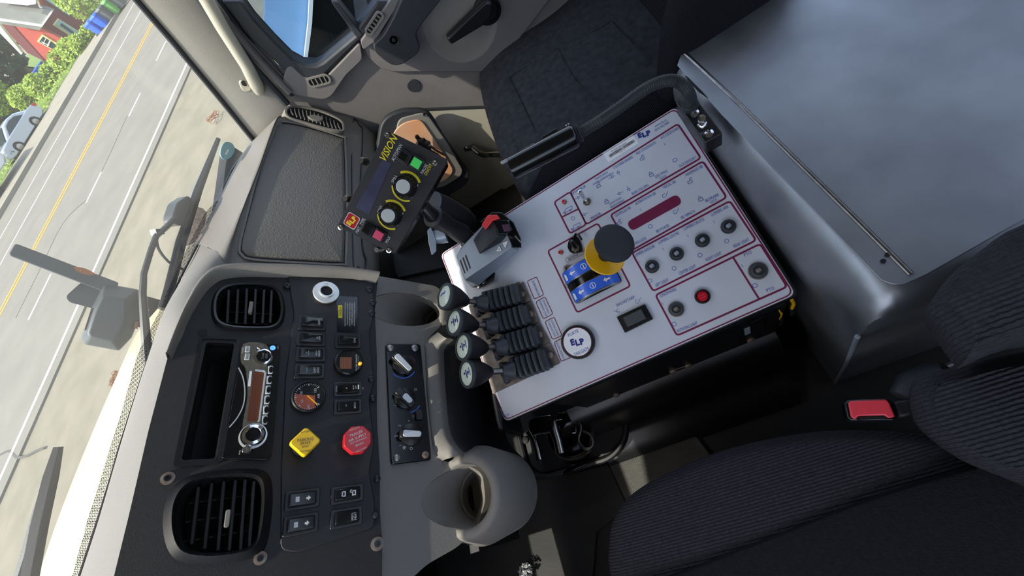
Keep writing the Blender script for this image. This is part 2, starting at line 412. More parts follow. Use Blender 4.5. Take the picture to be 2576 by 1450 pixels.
wall('roof_fascia', [(600, 362), (740, 165), (715, 150), (585, 340)], LTP.off(.8), 'house_white', -.1, .1, house)
wall('upper_roof', [(-120, -60), (520, -60), (520, 30), (400, 50), (-60, 0)], LTP.off(.5), 'house_white', -.3, .2, house)
wall('eave_board', [(-40, 320), (0, 335), (325, 740), (300, 752), (-40, 400)], LTP.off(1.5), 'house_white', -.1, .1, house)
wall('painted_eave_shadow', [(-60, 200), (120, 290), (640, 870), (380, 740), (0, 340)], LTP.off(.05), 'siding_red_shaded', -.1, 0, house)  # cast shadow of the eave, laid on the side wall as a dark sheet
def win(zp, ip, pl, fm, gm, n):
    f = wall('window_frame', zp, pl, fm, 0, .1, house); pts = ip
    wall('window_pane', ip, pl, gm, .1, .13, house)
win([(525, 570), (600, 470), (850, 622), (775, 700)], [(560, 572), (610, 500), (805, 620), (760, 680)], LTP, 'window_cream', 'glass_dark', 1)
wall('window_bar', [(655, 645), (700, 560), (715, 568), (672, 652)], LTP.off(.14), 'house_white', 0, .04, house)
wall('window_bar', [(600, 610), (650, 525), (657, 530), (608, 615)], LTP.off(.14), 'house_white', 0, .04, house)
wall('window_bar', [(580, 585), (690, 640), (694, 632), (585, 577)], LTP.off(.14), 'house_white', 0, .04, house)
win([(630, 0), (965, 225), (1085, 75), (975, -10), (700, -100)], [(700, -10), (950, 195), (1060, 75), (960, -10)], SHP, 'door_teal', 'glass_dark', 1)
wall('house_door', [(735, 350), (805, 262), (1190, 505), (1140, 600)], SHP, 'window_cream', 0, .08, house)
wall('door_leaf', [(760, 350), (815, 282), (1175, 515), (1125, 585)], SHP, 'door_teal', .08, .14, house)
wall('door_glass', [(830, 370), (850, 335), (1080, 500), (1060, 530)], SHP, 'glass_dark', .14, .16, house)
wall('downpipe', [(515, -10), (545, 5), (570, 80), (600, 105), (585, 108), (555, 85), (530, 15)], LTP.off(.2), 'house_white', 0, .1, house)
# ---------------------------------------------------------------- trees and bushes
def foliage(mb, c, r, n, s, sq=(1, 1, 1)):
    for i in range(n):
        while True:
            q = Vector((random.uniform(-1, 1), random.uniform(-1, 1), random.uniform(-1, 1)))
            if .25 < q.length < 1: break
        q = q.normalized() * (q.length ** .4)
        p = c + Vector((q.x * r * sq[0], q.y * r * sq[1], q.z * r * sq[2]))
        a = Vector((random.gauss(0, 1), random.gauss(0, 1), random.gauss(0, 1))).normalized(); b = a.orthogonal().normalized(); k = s * random.uniform(.6, 1.3)
        mb.add([p - a * k, p + b * k * .6, p + a * k, p - b * k * .6], [(0, 1, 2, 3)])
    return mb
def bush(name, px, py, r, label, m, up=.0, n=700, s=.12, cat='bush', base=None, squash=(1, 1, 1)):
    g = B(*(base or (px, py)), GP) if base is None or base else None
    r *= .62; c = g + Vector((0, 0, r * .62 + up)); squash = (1, 1, .85)
    t = thing(name, label, cat, g)
    link('foliage', foliage(MB(), c, r, n, s, squash), m, t, smooth=0, kind='stuff')
    st = MB()
    for k in range(3): st.tube([g + Vector((.1 * k - .1, .1, 0)), g + Vector((.15 * k - .15, .05 * k, r * .5 + up)), c + Vector((.3 * k - .3, .1 * k, .2))], [.07, .05, .02], 6)
    link('trunk', st, 'bark', t)
bush('hedge_bush', 243, 95, .9, 'low yellow-green bush next to the blue bins', 'leaf_bright')
bush('hedge_bush', 222, 125, 1.1, 'yellow-green bush below the shaded front door of the house', 'leaf_bright')
bush('hedge_bush', 203, 140, 1.3, 'tall grassy bush under the small cream-framed window', 'leaf_bright', n=900)
bush('hedge_bush', 178, 165, 1.3, 'bushy green shrub by the sidewalk between house and blue tub', 'leaf_bright', n=900)
bush('hedge_bush', 152, 195, 1.2, 'yellow-green shrub beside the blue tub', 'leaf_bright', n=900)
bush('hedge_bush', 128, 232, 1.5, 'rounded bright green shrub by the sidewalk behind the silver car', 'leaf_bright', n=1100)
bush('hedge_bush', 95, 262, 1.7, 'bright leafy bush right behind the silver car roof', 'leaf_bright', n=1300)
bush('broadleaf_tree', 62, 285, 2.4, 'bright lime-green leafy tree beyond the silver car', 'leaf_bright', up=.9, n=1700, cat='tree', s=.15)
gt = B(120, 215, GP) + Vector((9, 7, 0))
t = thing('conifer_tree', 'huge dark green tree in shade left of the red house', 'tree', gt)
link('foliage', foliage(foliage(MB(), gt + Vector((-2, 6, 6)), 8.5, 5200, .55, (1, 1, .9)), gt + Vector((-10, 16, 5)), 9, 4200, .55), 'leaf_dark', t, smooth=0, kind='stuff')
link('trunk', MB().tube([gt, gt + Vector((-1, 3, 6))], [.5, .3], 10), 'bark', t)
g2 = B(308, 16, GP) + Vector((1.5, 2.0, 0))
t = thing('leafy_tree', 'yellow-green tree behind the row of wheeled bins', 'tree', g2)
link('foliage', foliage(MB(), g2 + Vector((0, 0, 1.7)), 1.6, 2200, .13), 'leaf_bright', t, smooth=0, kind='stuff')
link('trunk', MB().tube([g2, g2 + Vector((0, 0, 1.6))], [.12, .08], 8), 'bark', t)
wd = MB()
for i in range(46):
    p = RD.w(RD.at(250, 93)[0] - i * .55, vS + random.uniform(.25, .7), .3); foliage(wd, p, random.uniform(.35, .6), 46, .1)
tag(link('roadside_weeds', wd, 'leaf_bright', smooth=0, kind='stuff'), 'strip of yellow-green weeds growing along the far sidewalk', 'weeds')
# blue tub
q = B(135, 195, GP); fr = Frame(q, azv(107), (0, 0, 1)); t = thing('plastic_tub', 'small blue plastic tub in the weeds by the dark tree', 'tub', 0, fr=fr)
link('tub_body', MB(fr).lathe((0, 0), [(.45, 0), (.6, .9), (.66, .92), (.64, .97)], 16), 'bin_blue', t)
link('tub_rim', MB(fr).lathe((0, 0), [(.66, .97), (.7, 1.0), (.6, 1.02)], 16), 'bin_blue', t)
# wheeled bins
def wheelie(px, py, m, label, sc=1.0):
    g = B(px, py, GP); fr = Frame(g, azv(107), (0, 0, 1)); t = thing('wheeled_bin', label, 'bin', 0, fr=fr)
    a = lambda w_, d_, h: [(x, y, h) for x, y in rrect((0, 0), w_ * sc, d_ * sc, .06)]
    link('bin_body', MB(fr).rings([a(.52, .6, .08), a(.62, .72, .95 * sc)]), m, t)
    link('lid', MB(fr).rings([a(.7, .8, .95 * sc), a(.7, .8, 1.0 * sc), a(.55, .6, 1.1 * sc)]), m, t)
    link('lid_handle', MB(fr).box((0, -.42 * sc, 1.0 * sc), (.4 * sc, .06, .05)), m, t)
    for s_ in (-1, 1):
        c = fr.w(s_ * .28 * sc, .3 * sc, .12); link('wheel', MB().axis(c - fr.U * .04, c + fr.U * .04, [(0, .12), (1, .12)], 14), 'tyre', t)
for px, py, m, lb in ((262, 84, 'bin_blue', 'blue wheeled bin at the left end of the row of bins'), (276, 68, 'bin_blue', 'second blue wheeled bin, beside the dark bin'), (289, 51, 'bin_black', 'dark grey wheeled bin between the blue and green bins'), (302, 33, 'bin_green', 'green wheeled bin in the row across the road'), (315, 16, 'bin_black', 'grey wheeled bin furthest along the road')): wheelie(px, py, m, lb, .8)
# ---------------------------------------------------------------- parked cars
def car(pr, pf, name, label, m, kind):
    r_, f_ = B(*pr, GP), B(*pf, GP); d = f_ - r_; wb = d.length; k = wb / 2.6 * 1.22; kx = wb / 2.6 / k
    fr = Frame(r_, d, (0, 0, 1)); t = thing(name, label, 'car', 0, fr=fr)
    W_ = 1.7 * k; side = 1 if fr.V.dot(r_) > 0 else -1           # body extends away from the viewer
    y0 = 0
    def Y(f): return side * f * W_
    def prof(pts, z0=0): return [((1.3 * kx + (x - 1.3)) * k, z * k) for x, z in pts]
    if kind == 'sedan':
        low = prof([(-.85, .35), (-.9, .65), (-.8, .92), (-.2, .98), (2.2, .95), (3.1, .86), (3.5, .62), (3.5, .35), (3.1, .25), (-.5, .25)])
        cab = prof([(-.35, .95), (.35, 1.36), (.9, 1.46), (1.5, 1.42), (2.4, .93)]); wn = prof([(.05, 1.0), (.5, 1.28), (1.0, 1.36), (1.45, 1.32), (2.0, .98)])
    else:
        low = prof([(-1.1, .5), (-1.1, 1.15), (.9, 1.15), (.95, 1.1), (3.6, 1.1), (3.7, .5), (3.2, .35), (-.9, .4)])
        cab = prof([(1.0, 1.1), (1.1, 1.75), (2.0, 1.78), (2.7, 1.12)]); wn = prof([(1.15, 1.15), (1.2, 1.62), (1.9, 1.64), (2.35, 1.15)])
    def slab(name_, pf_, ys, m_, par, bev):
        mb = MB(fr); R = [[(x, Y(f), z) if q == 1 else (sum(p[0] for p in pf_) / len(pf_) + (x - sum(p[0] for p in pf_) / len(pf_)) * q, Y(f), z * q if q > .99 else .9 * k * 0 + z * (q * .25 + .75)) for x, z in pf_] for f, q in ys]
        if side > 0: R = [r[::-1] for r in R]
        mb.rings(R); return link(name_, mb, m_, par, bevel=bev, seg=2)
    slab('car_body', low, [(.0, .97), (.04, 1), (.96, 1), (1, .97)], m, t, .05 * k)
    slab('cabin', cab, [(.08, .88), (.16, 1), (.84, 1), (.92, .88)], m, t, .04 * k)
    slab('side_window', wn, [(.075, .9), (.1, 1)], 'glass_dark', t, 0)
    wm = MB(fr); c0, c1 = cab[-2], cab[-1]
    wm.add([(c0[0] + .03, Y(.2), c0[1] + .01), (c0[0] + .03, Y(.8), c0[1] + .01), (c1[0] + .03, Y(.86), c1[1] + .03), (c1[0] + .03, Y(.14), c1[1] + .03)], [(0, 1, 2, 3)]); link('windscreen', wm, 'glass_dark', t)
    for x in (0, 2.6 * k * kx):
        for f in (-.015, .9):
            c = fr.w(x, Y(f), .33 * k); a_ = fr.V * (side * .2 * k)
            wh = link('wheel', MB().axis(c, c + a_, [(0, .33 * k), (.1, .34 * k), (.9, .34 * k), (1, .33 * k)], 24), 'tyre', t)
            link('wheel_rim', MB().axis(c - a_ * .06, c + a_ * .3, [(0, .16 * k), (.2, .2 * k), (1, .2 * k)], 16), 'steel', wh)
    hl = slab('head_lamp', prof([(3.2, .6), (3.25, .8), (3.52, .7), (3.52, .58)]), [(-.01, 1), (.15, 1)], 'white', t, 0)
    slab('tail_lamp', prof([(-.93, .7), (-.93, .9), (-.7, .92), (-.75, .72)]), [(-.01, 1), (.1, 1)], 'red', t, 0)
car((108, 314), (69, 377), 'parked_car', 'small silver car parked beyond the sidewalk', 'car_silver', 'sedan')
car((12, 500), (-85, 650), 'pickup_truck', 'pale grey pickup truck parked in front of the silver car', 'car_white', 'pickup')
# ---------------------------------------------------------------- truck hood and what stands beyond the glass
hr = crows([[(-.9, 1.02, -.46), (.3, 1.06, -.44), (.9, .97, -.47)], [(-.9, 1.5, -.55), (.3, 1.55, -.53), (1.0, 1.45, -.58)], [B(60, 1700, HZ(-.72)) + Vector((-.6, 0, 0)), B(131, 1450, HZ(-.70)), B(338, 905, HZ(-.74))], [(-.9, 2.2, -1.2), (.3, 2.2, -1.2), (1.05, 2.0, -1.2)]], 8, 8)
tag(link('truck_hood', MB().grid(hr), 'hood_cream'), 'cream sloping truck hood in the sun beyond the windshield', 'hood')
MIR = 1.75
t = thing('plow_light_housing', 'boxy dark grey light housing on a bracket over the hood, beyond the windshield', 'light housing', D(280, 800, MIR))
def facing(c, tilt=(0, 0)):
    n = (-c).normalized(); return Frame(c, R3 @ Vector((1, 0, 0)), n)
fh = facing(D(280, 800, MIR))
out = fpx(fh, [(262, 712), (350, 728), (352, 800), (332, 850), (300, 884), (212, 868), (204, 850), (232, 770)])
bk = [(x * .8 + .01, y * .8 + .02) for x, y in out]
link('housing', MB(fh).rings([[(x, y, -.16) for x, y in bk[::-1]], [(x, y, -.03) for x, y in out[::-1]], [(x * .95, y * .95, 0) for x, y in out[::-1]], [(x * .62 - .012, y * .66 - .006, .045) for x, y in out[::-1]]][::1]), 'housing_grey', t, bevel=.006)
link('side_panel', MB(fh).prism(roundpoly(fpx(fh, [(230, 775), (243, 775), (226, 828), (212, 832)]), .004), 0, .012), 'black_satin', t)
link('mounting_bar', MB(fh).rings([[(x, y, h) for x, y in roundpoly(fpx(fh, p, 0), .01)] for p, h in (([(38, 612), (300, 712), (282, 742), (20, 642)], .0), ([(38, 612), (300, 712), (282, 742), (20, 642)], -.03))][::-1]), 'housing_grey', t, bevel=.003)
link('end_plate', MB(fh).prism(roundpoly(fpx(fh, [(205, 708), (262, 730), (240, 778), (172, 760), (164, 745)]), .012), -.05, -.03), 'housing_grey', t)
link('mounting_arm', MB(fh).prism(fpx(fh, [(345, 738), (405, 755), (400, 785), (350, 775)]), -.05, -.02), 'black_satin', t)
link('mounting_arm', MB(fh).prism(fpx(fh, [(340, 790), (400, 775), (378, 832), (345, 822)]), -.06, -.03), 'black_satin', t)
link('rust_patch', MB(fh).prism(smoothloop(fpx(fh, [(186, 672), (215, 676), (240, 690), (222, 692), (196, 684)]), 3), 0, .0015), 'rust', t)
link('rust_clip', MB(fh).prism(fpx(fh, [(340, 810), (348, 808), (346, 828), (336, 826)]), -.02, .01), 'rust', t)
fs = facing(D(500, 565, 1.6))
link('steel_plate', MB(fs).prism(smoothloop(fpx(fs, [(483, 522), (520, 535), (500, 600), (462, 618), (478, 565)]), 3), -.02, 0), 'rust_steel', t)  # separate steel plate grouped with the housing, not attached to it
for i, (px, py, lb) in enumerate(((545, 300, 'coil of wire and rubble on the roadside beyond the far pillar'), (300, 955, 'rust-coloured ring and tangled wire on the gravel beside the hood'))):
    g = B(px, py, GP); mb = MB(); random.seed(i)
    for k in range(5):
        a = random.uniform(0, 6); mb.tube(smoothloop([tuple(g + Vector((math.cos(a + j) * random.uniform(.05, .2), math.sin(a + j) * random.uniform(.05, .2), .03 + .02 * j))) for j in range(6)], 4), .006, 5, closed=True)
    tag(link('scrap_wire', mb, 'rust'), lb, 'scrap')
# ---------------------------------------------------------------- windshield, wipers
gb = [B(-160, 2600, GL), B(60, 1800, GL), B(180, 1480, GL), B(350, 985, GL), B(435, 740, GL), B(500, 600, GL), B(585, 425, GL), B(640, 350, GL)]
gtop = [Vector((x, .72 - (x - .33) * .21, .33)) for x in (-.75, 1.25)]
gtop = [p - GLN * (p.dot(GLN) - GL.d) for p in gtop]
glass_pts = [p - Vector((0, 0, .02)) for p in gb] + [B(340, -2, GL), gtop[1], gtop[0]]
def gpr(pts, h0, h1): return MB().prism(pts, h0, h1, up=GLN)
structure('window_1', gpr([gb[0], *gb[1:], B(335, -6, GL), B(200, -240, GL), gtop[0]], 0, .006), 'windshield_glass', smooth=0)
fe = [(172, 1480), (222, 1300), (288, 1090), (320, 985), (342, 900), (360, 860), (402, 781), (414, 746), (448, 670), (479, 605), (517, 533), (545, 505)]
fi = [(200, 1480), (262, 1300), (326, 1090), (358, 985), (388, 900), (405, 860), (436, 800), (449, 740), (475, 675), (502, 610), (530, 560), (552, 512)]
structure('trim_3', gpr([B(*p, GL) for p in fe] + [B(*p, GL) for p in fi[::-1]], -.0015, -.0005), 'frit_dots', smooth=0)
og = Plane(GLN, _a).off(.03)
def WP(px, py, h=0): return B(px, py, og.off(h))
t = thing('windshield_wiper', 'long black wiper with its arm across the passenger half of the windshield', 'wiper', WP(440, 600), 'windshield wipers')
link('wiper_blade', MB().tube([WP(549, 350), WP(500, 475), WP(455, 610), WP(425, 730), WP(410, 778)], [.006, .010, .012, .011, .010], 6), 'black_satin', t)
link('blade_spine', MB().tube([WP(545, 350, .01), WP(487, 480, .012), WP(444, 610, .012), WP(405, 772, .01)], [.002, .003, .003, .003], 6), 'grey_paint', t)
link('blade_clip', MB().prism(roundpoly([WP(*p) for p in ((470, 492), (482, 505), (456, 570), (432, 563), (430, 545), (442, 510))], .008), -.004, .022, up=GLN), 'housing_grey', t, bevel=.002)
link('wiper_arm', MB().tube([WP(436, 552), WP(420, 570), WP(393, 595), WP(380, 630), WP(362, 690), WP(359, 740), WP(368, 860), WP(374, 915)], [.006, .006, .006, .006, .006, .007, .009, .012], 8), 'black_satin', t)
link('washer_hose', MB().tube(smoothloop([tuple(WP(*p)) for p in ((393, 585), (398, 625), (425, 660), (450, 672), (470, 685))], 5, False), .003, 6), 'rubber', t)
link('hose_clip', MB().prism([WP(*p) for p in ((388, 577), (410, 576), (412, 590), (392, 592))], -.003, .012, up=GLN), 'black_satin', t)
t = thing('windshield_wiper', 'black wiper tip on the driver half of the windshield, lower left', 'wiper', WP(110, 1300), 'windshield wipers')
link('wiper_blade', MB().tube([WP(147, 1125), WP(128, 1200), WP(100, 1320), WP(70, 1480), WP(40, 1650)], [.007, .011, .012, .012, .012], 6), 'black_satin', t)
link('wiper_arm', MB().tube([WP(126, 1180, .015), WP(95, 1290, .02), WP(72, 1400, .02), WP(40, 1500, .02), WP(0, 1650, .02)], [.003, .007, .01, .01, .01], 8), 'housing_grey', t)
st = [(566, 358), (582, 362), (588, 378), (578, 396), (562, 402), (552, 390), (556, 368)]
t = thing('windshield_sticker', 'pale oval sticker low on the windshield by the passenger pillar', 'sticker', B(570, 380, GL))
link('sticker_face', gpr([B(*p, GL) for p in smoothloop(st, 4)], -.003, -.001), 'door_teal', t, smooth=0)
link('sticker_mark', gpr([B(*p, GL) for p in ((563, 388), (570, 376), (573, 378), (566, 391))], -.004, -.003), 'white', t, smooth=0)
# ---------------------------------------------------------------- cab shell
roof = MB().prism([(-.78, .98, .33), (1.28, .60, .33), (1.28, -1.1, .36), (-.78, -1.1, .36)], 0, .05, up=(0, 0, 1)); structure('ceiling', roof, 'pillar_grey', smooth=0)
for vx0, vx1, lb in ((-.75, .248, 'added unseen visor blocking sun over the driver half of the windshield'), (.252, 1.22, 'added unseen visor blocking sun over the passenger half of the windshield')):  # unseen visors added to keep the sun off the console face
    t = thing('added_sun_visor', lb, 'added sun visor', ((vx0 + vx1) / 2, .76, .33))
    yy = lambda x, z: .86 - (x - .33) * .2 - (z) * .30 - .05
    link('added_visor_pad', MB().prism([(vx0, yy(vx0, .15), .15), (vx1, yy(vx1, .15), .15), (vx1, yy(vx1, .325), .325), (vx0, yy(vx0, .325), .325)], -.008, .008, up=(0, 1, .3)), 'pillar_grey', t, bevel=.005)
    link('added_visor_rod', MB().tube([(vx0 + .03, yy(vx0, .32), .32), (vx1 - .03, yy(vx1, .32), .32)], .005, 8), 'black_satin', t)
structure('floor', MB().prism([(-.8, -1.1, -1.2), (1.25, -1.1, -1.2), (1.25, .95, -1.2), (-.8, .95, -1.2)], -.05, 0, up=(0, 0, 1)), 'floor_vinyl', smooth=0)
structure('wall_front', MB().prism([(-.8, .95, -1.2), (1.25, .95, -1.2), (1.25, .93, -.45), (-.8, .98, -.5)], 0, .04, up=(0, 1, 0)), 'deep_black', smooth=0)
# far pillar
P1, P2 = B(640, 352, GL), B(338, -4, GL)
PIL = Plane((P2 - P1).cross(B(722, 250, DOOR.pl) - P1), P1); PIL = PIL if PIL.n.y < 0 else Plane(-PIL.n, P1)
def pil(pts): return [B(*p, PIL) for p in pts]
rows = crows([pil([(338, -6), (430, 100), (540, 230), (640, 352)]), [p - PIL.n * .0 + PIL.n * .012 for p in pil([(400, -6), (490, 100), (600, 225), (690, 330)])], [p + PIL.n * .012 for p in pil([(470, -6), (545, 90), (640, 200), (712, 275)])], pil([(540, -6), (600, 75), (690, 185), (740, 250)])], 6, 6)
pillar = structure('trim_4', MB().grid(rows), 'pillar_grey'); 
link('pillar_seal', MB().tube([p + PIL.n * .002 for p in pil([(336, -8), (430, 100), (540, 232), (640, 356)])], .007, 8), 'rubber', pillar)
link('pillar_seal', MB().tube([p + PIL.n * .008 for p in pil([(545, -8), (605, 75), (665, 150), (735, 235)])], .009, 8), 'rubber', pillar)
PH = PIL.off(.05)
t = thing('grab_handle', 'long cream grab handle bolted to the far windshield pillar', 'handle', B(610, 200, PIL))
link('grip', MB().tube([B(*p, q) for p, q in (((455, -120), PH), ((500, -35), PH), ((560, 70), PH), ((620, 165), PH), ((645, 213), PIL.off(.04)), ((652, 228), PIL.off(.01)))], [.014, .015, .015, .015, .017, .014], 12), 'trim_pale', t)
link('end_cap', MB().prism(smoothloop(pil([(600, 200), (612, 196), (630, 212), (628, 224), (610, 222)]), 4), 0, .016, up=PIL.n), 'trim_pale', t, bevel=.003)
link('screw_recess', MB().prism(smoothloop([B(*p, PIL.off(.017)) for p in ((607, 205), (613, 203), (621, 213), (617, 217), (609, 213))], 4), 0, .001, up=PIL.n), 'deep_black', t)
# ---------------------------------------------------------------- door
def dr(pts, h=0): return [DOOR.at(x, y, h) for x, y in pts]
def dprism(pts, h0, h1, rad=0): 
    p = dr(pts); p = roundpoly(p, rad) if rad else p
    return MB(DOOR).prism(p, h0, h1)
door = structure('door_1', MB(DOOR).prism(dr([(700, 170), (745, 188), (800, 190), (905, 94), (1000, -5), (1500, -500), (2000, 200), (1700, 700), (1100, 700), (1000, 640), (960, 430), (860, 330), (700, 250)]), -.05, 0), 'door_grey', smooth=0)
sf = dr([(559, -4), (640, 98), (719, 172), (752, 188), (800, 188), (818, 178), (905, 92), (960, 25), (985, -4)])
gi = dr([(609, -4), (640, 40), (690, 95), (735, 140), (765, 156), (795, 158), (812, 150), (893, 82), (900, 60), (948, -4)])
link('window_seal', MB(DOOR).prism(sf + gi[::-1], -.03, .018), 'rubber', door, bevel=.005)
link('window_glass', MB(DOOR).prism(gi, -.022, -.016), 'side_glass', door, smooth=0)
link('window_divider', MB(DOOR).prism(dr([(832, -4), (848, -4), (912, 78), (900, 90), (893, 82)]), -.022, .02), 'rubber', door, bevel=.003)
for px0, px1, hh in (((500, -8), (722, 262), .03), ((520, -8), (728, 232), .02)):
    a_ = [B(*p, DOOR.pl.off(hh)) for p in (px0, ((px0[0] + px1[0]) / 2 - 6, (px0[1] + px1[1]) / 2 + 4), px1)]
    link('door_seal', MB().tube(smoothloop([tuple(x) for x in a_], 5, False), .011, 8), 'rubber' if hh > .025 else 'door_grey', door)
link('frame_trim', dprism([(560, 40), (580, 45), (725, 200), (700, 215)], -.02, .01, .01), 'door_grey', door, bevel=.003)
# corner moulding with defroster outlet
cm = link('corner_moulding', dprism([(712, 190), (722, 160), (735, 156), (765, 185), (815, 190), (905, 96), (912, 140), (870, 180), (835, 232), (815, 242), (780, 236), (735, 228), (712, 205)], 0, .02, .012), 'door_grey', door, bevel=.006)
def outlet(c, a, b, rot, n, par, h=.02):
    u, v = DOOR.at(*c, h); u2, v2 = DOOR.at(c[0] + math.cos(rot) * a, c[1] + math.sin(rot) * a, h); L = math.hypot(u2 - u, v2 - v); r_ = math.atan2(v2 - v, u2 - u)
    bb = L * b / a
    f = link('outlet_frame', MB(DOOR).strip(rrect((u, v), 2 * L, 2 * bb, bb * .98, r_, 8), .005, h, h + .004), 'dash_grey', par)
    link('outlet_throat', MB(DOOR).prism(rrect((u, v), 2 * L, 2 * bb, bb * .98, r_, 8), h, h + .001), 'deep_black', par)
    for k in range(n):
        s_ = (k + 1) / (n + 1) * 2 - 1
        link('vane', MB(DOOR).prism(rrect((u + math.cos(r_) * L * s_, v + math.sin(r_) * L * s_), .003, bb * 1.7, .001, r_), h, h + .004), 'dash_grey', f)
outlet((802, 202), 27, 11, -.25, 4, door)
# belt moulding, armrest, recess, handle
link('upper_panel', dprism([(905, 95), (925, 138), (958, 168), (990, 176), (1240, 176), (1330, 60), (1420, -60), (1010, -60)], 0, .012, .012), 'door_grey', door, bevel=.004)
link('belt_moulding', dprism([(905, 92), (912, 112), (940, 92), (1010, -20), (985, -20)], .012, .028, .006), 'door_grey', door, bevel=.005)
outlet((941, 58), 31, 8, -.98, 5, door, .028)
link('pull_bracket', dprism([(934, 90), (960, 66), (985, 20), (1020, -60), (1130, -60), (1060, 30), (1038, 62), (1050, 90), (1047, 110), (1008, 138), (985, 142), (965, 130), (940, 108)], .012, .05, .012), 'rubber', door, bevel=.008)
u, v = DOOR.at(991, 101, .05); link('screw', MB(DOOR).lathe((u, v), [(.010, .05), (.012, .052), (.007, .048), (.004, .053)], 18), 'deep_black', door)
def bowl():
    c = DOOR.at(1160, 62, .013); a = DOOR.at(1246, 40, .013); rx = math.hypot(a[0] - c[0], a[1] - c[1]); R = []
    for q, h in ((1.0, .013), (.97, .0135), (.93, .012), (.7, .0125), (.4, .0127), (.02, .0128)):
        R.append([(c[0] + math.cos(x * .2618) * rx * q * 1.05, c[1] + math.sin(x * .2618) * rx * q * 1.1, h + .0) for x in range(24)])
    return MB(DOOR).rings(R, False, True)
link('handle_recess', bowl(), 'dash_grey', door)
c = DOOR.at(1228, 28, .03)
link('handle_socket', MB(DOOR).lathe(c, [(.036, .013), (.036, .03), (.030, .034), (.026, .024)], 24), 'black_satin', door)
hnd = link('door_handle', MB(DOOR).rings([[(x, y, h) for x, y in roundpoly(dr([(1124, 98), (1136, 114), (1215, 66), (1238, 42), (1240, 8), (1222, 4), (1196, 28)], .06), .006)] for h in (.034, .06)]), 'black_satin', door, bevel=.005)
link('round_plug', MB(DOOR).lathe(DOOR.at(1041, 215), [(.020, 0), (.020, .002), (.019, .003)], 24), 'rubber', door)
# lower door and kick area
link('lower_panel', dprism([(1077, 275), (1240, 268), (1500, 250), (1500, 620), (1310, 600), (1130, 490), (1165, 430), (1090, 300)], 0, .006, .01), 'trim_pale', door, bevel=.002)
link('sill_groove', MB(DOOR).strip(dr([(1000, 282), (1077, 273), (1206, 268), (1400, 262)]), .006, 0, .008, closed=False), 'rubber', door)
t = thing('metal_handle', 'bent metal pull handle on the pale lower door by the seat', 'handle', DOOR.w(*DOOR.at(1200, 380), 0))
link('grip', MB(DOOR).tube([DOOR.at(*p, h) + (h,) for p, h in (((1176, 375), .01), ((1190, 372), .03), ((1202, 384), .045), ((1216, 390), .045), ((1262, 388), .045), ((1290, 386), .04))], [.008, .009, .009, .010, .010, .009], 10), 'steel', t)
link('bolt', MB(DOOR).lathe(DOOR.at(1175, 374, .008), [(.012, .006), (.012, .011), (.008, .014), (.003, .012)], 20), 'steel', t)
# pale kick panel with orange mottling in its rubber surround, in front of the door opening
KP = Frame(B(1070, 380, Plane((-1, -.25, .1), (1.13, .4, -.7))), (.25, -1, 0), (-1, -.25, .1))
t = thing('kick_panel', 'pale orange-mottled kick panel in a black rubber surround behind the black control box', 'panel', 0, fr=KP)
kk = lambda pts, r=.012: roundpoly(fpx(KP, pts), r)
link('surround', MB(KP).prism(kk([(960, 300), (1010, 275), (1080, 275), (1110, 330), (1180, 430), (1178, 460), (1130, 492), (1000, 520), (940, 420)], .03), -.02, .004), 'rubber', t, bevel=.004)
link('inner_frame', MB(KP).prism(kk([(1000, 296), (1062, 280), (1078, 290), (1120, 350), (1163, 425), (1158, 440), (1115, 468), (1040, 480), (980, 420)], .02), .004, .010), 'dash_grey', t, bevel=.003)
link('mottled_plate', MB(KP).prism(kk([(985, 330), (1010, 305), (1055, 294), (1080, 330), (1112, 380), (1140, 425), (1120, 450), (1040, 470), (985, 430)], .02), .010, .014), 'wood_tone', t, bevel=.002)
link('screw', MB(KP).lathe(KP.at(1069, 288, .012), [(.006, .008), (.006, .014), (.002, .013)], 14), 'steel', t)
t = thing('bracket_clip', 'metal bracket with two bolts beside the kick panel', 'bracket', KP.w(*KP.at(1060, 345), .03))
link('plate', MB(KP).prism(kk([(1040, 330), (1075, 345), (1078, 372), (1043, 356)], .003), .03, .036), 'steel', t, bevel=.001)
for p in ((1049, 344), (1065, 352)): link('bolt', MB(KP).lathe(KP.at(*p, .036), [(.007, .036), (.007, .041), (.003, .042)], 12), 'black_metal', t)
link('cable', MB(KP).tube([KP.at(*p, .04) + (.04,) for p in ((1048, 362), (1075, 378), (1100, 392), (1122, 412))], .008, 8), 'black_satin', t)
link('cable', MB(KP).tube([KP.at(*p, .05) + (.05,) for p in ((1080, 366), (1096, 378), (1118, 390))], .004, 8), 'steel', t)
# beyond the side window
nx = Plane((1, .1, 0), (1.9, 0, 0))
def beyond(name, pts, m, lab, cat, pl=nx, th=.03):
    return tag(link(name, MB().prism([B(*p, pl) for p in pts], -th, 0, up=-pl.n), m, smooth=0), lab, cat)
beyond('wing_plow_panel', [(668, -200), (790, -200), (775, 60), (765, 170), (700, 170), (664, 60)], 'blue_steel', 'pale blue steel panel seen through the side window', 'panel')
beyond('panel_edge', [(788, -200), (798, -200), (785, 60), (770, 175), (762, 175), (775, 60)], 'white', 'white chipped edge strip on the blue steel panel outside', 'edge strip', nx.off(-.04))
beyond('step_fairing', [(798, -200), (1100, -200), (1100, 100), (900, 180), (770, 178), (785, 60)], 'black_metal', 'dark fairing outside the side window beyond the white edge', 'fairing', nx.off(.04))
beyond('mirror_tube', [(885, -30), (905, -60), (930, 30), (915, 60), (895, 50)], 'chrome', 'chrome mirror bracket outside the small side window', 'mirror bracket', Plane((1, 0, 0), (1.4, 0, 0)), .04)

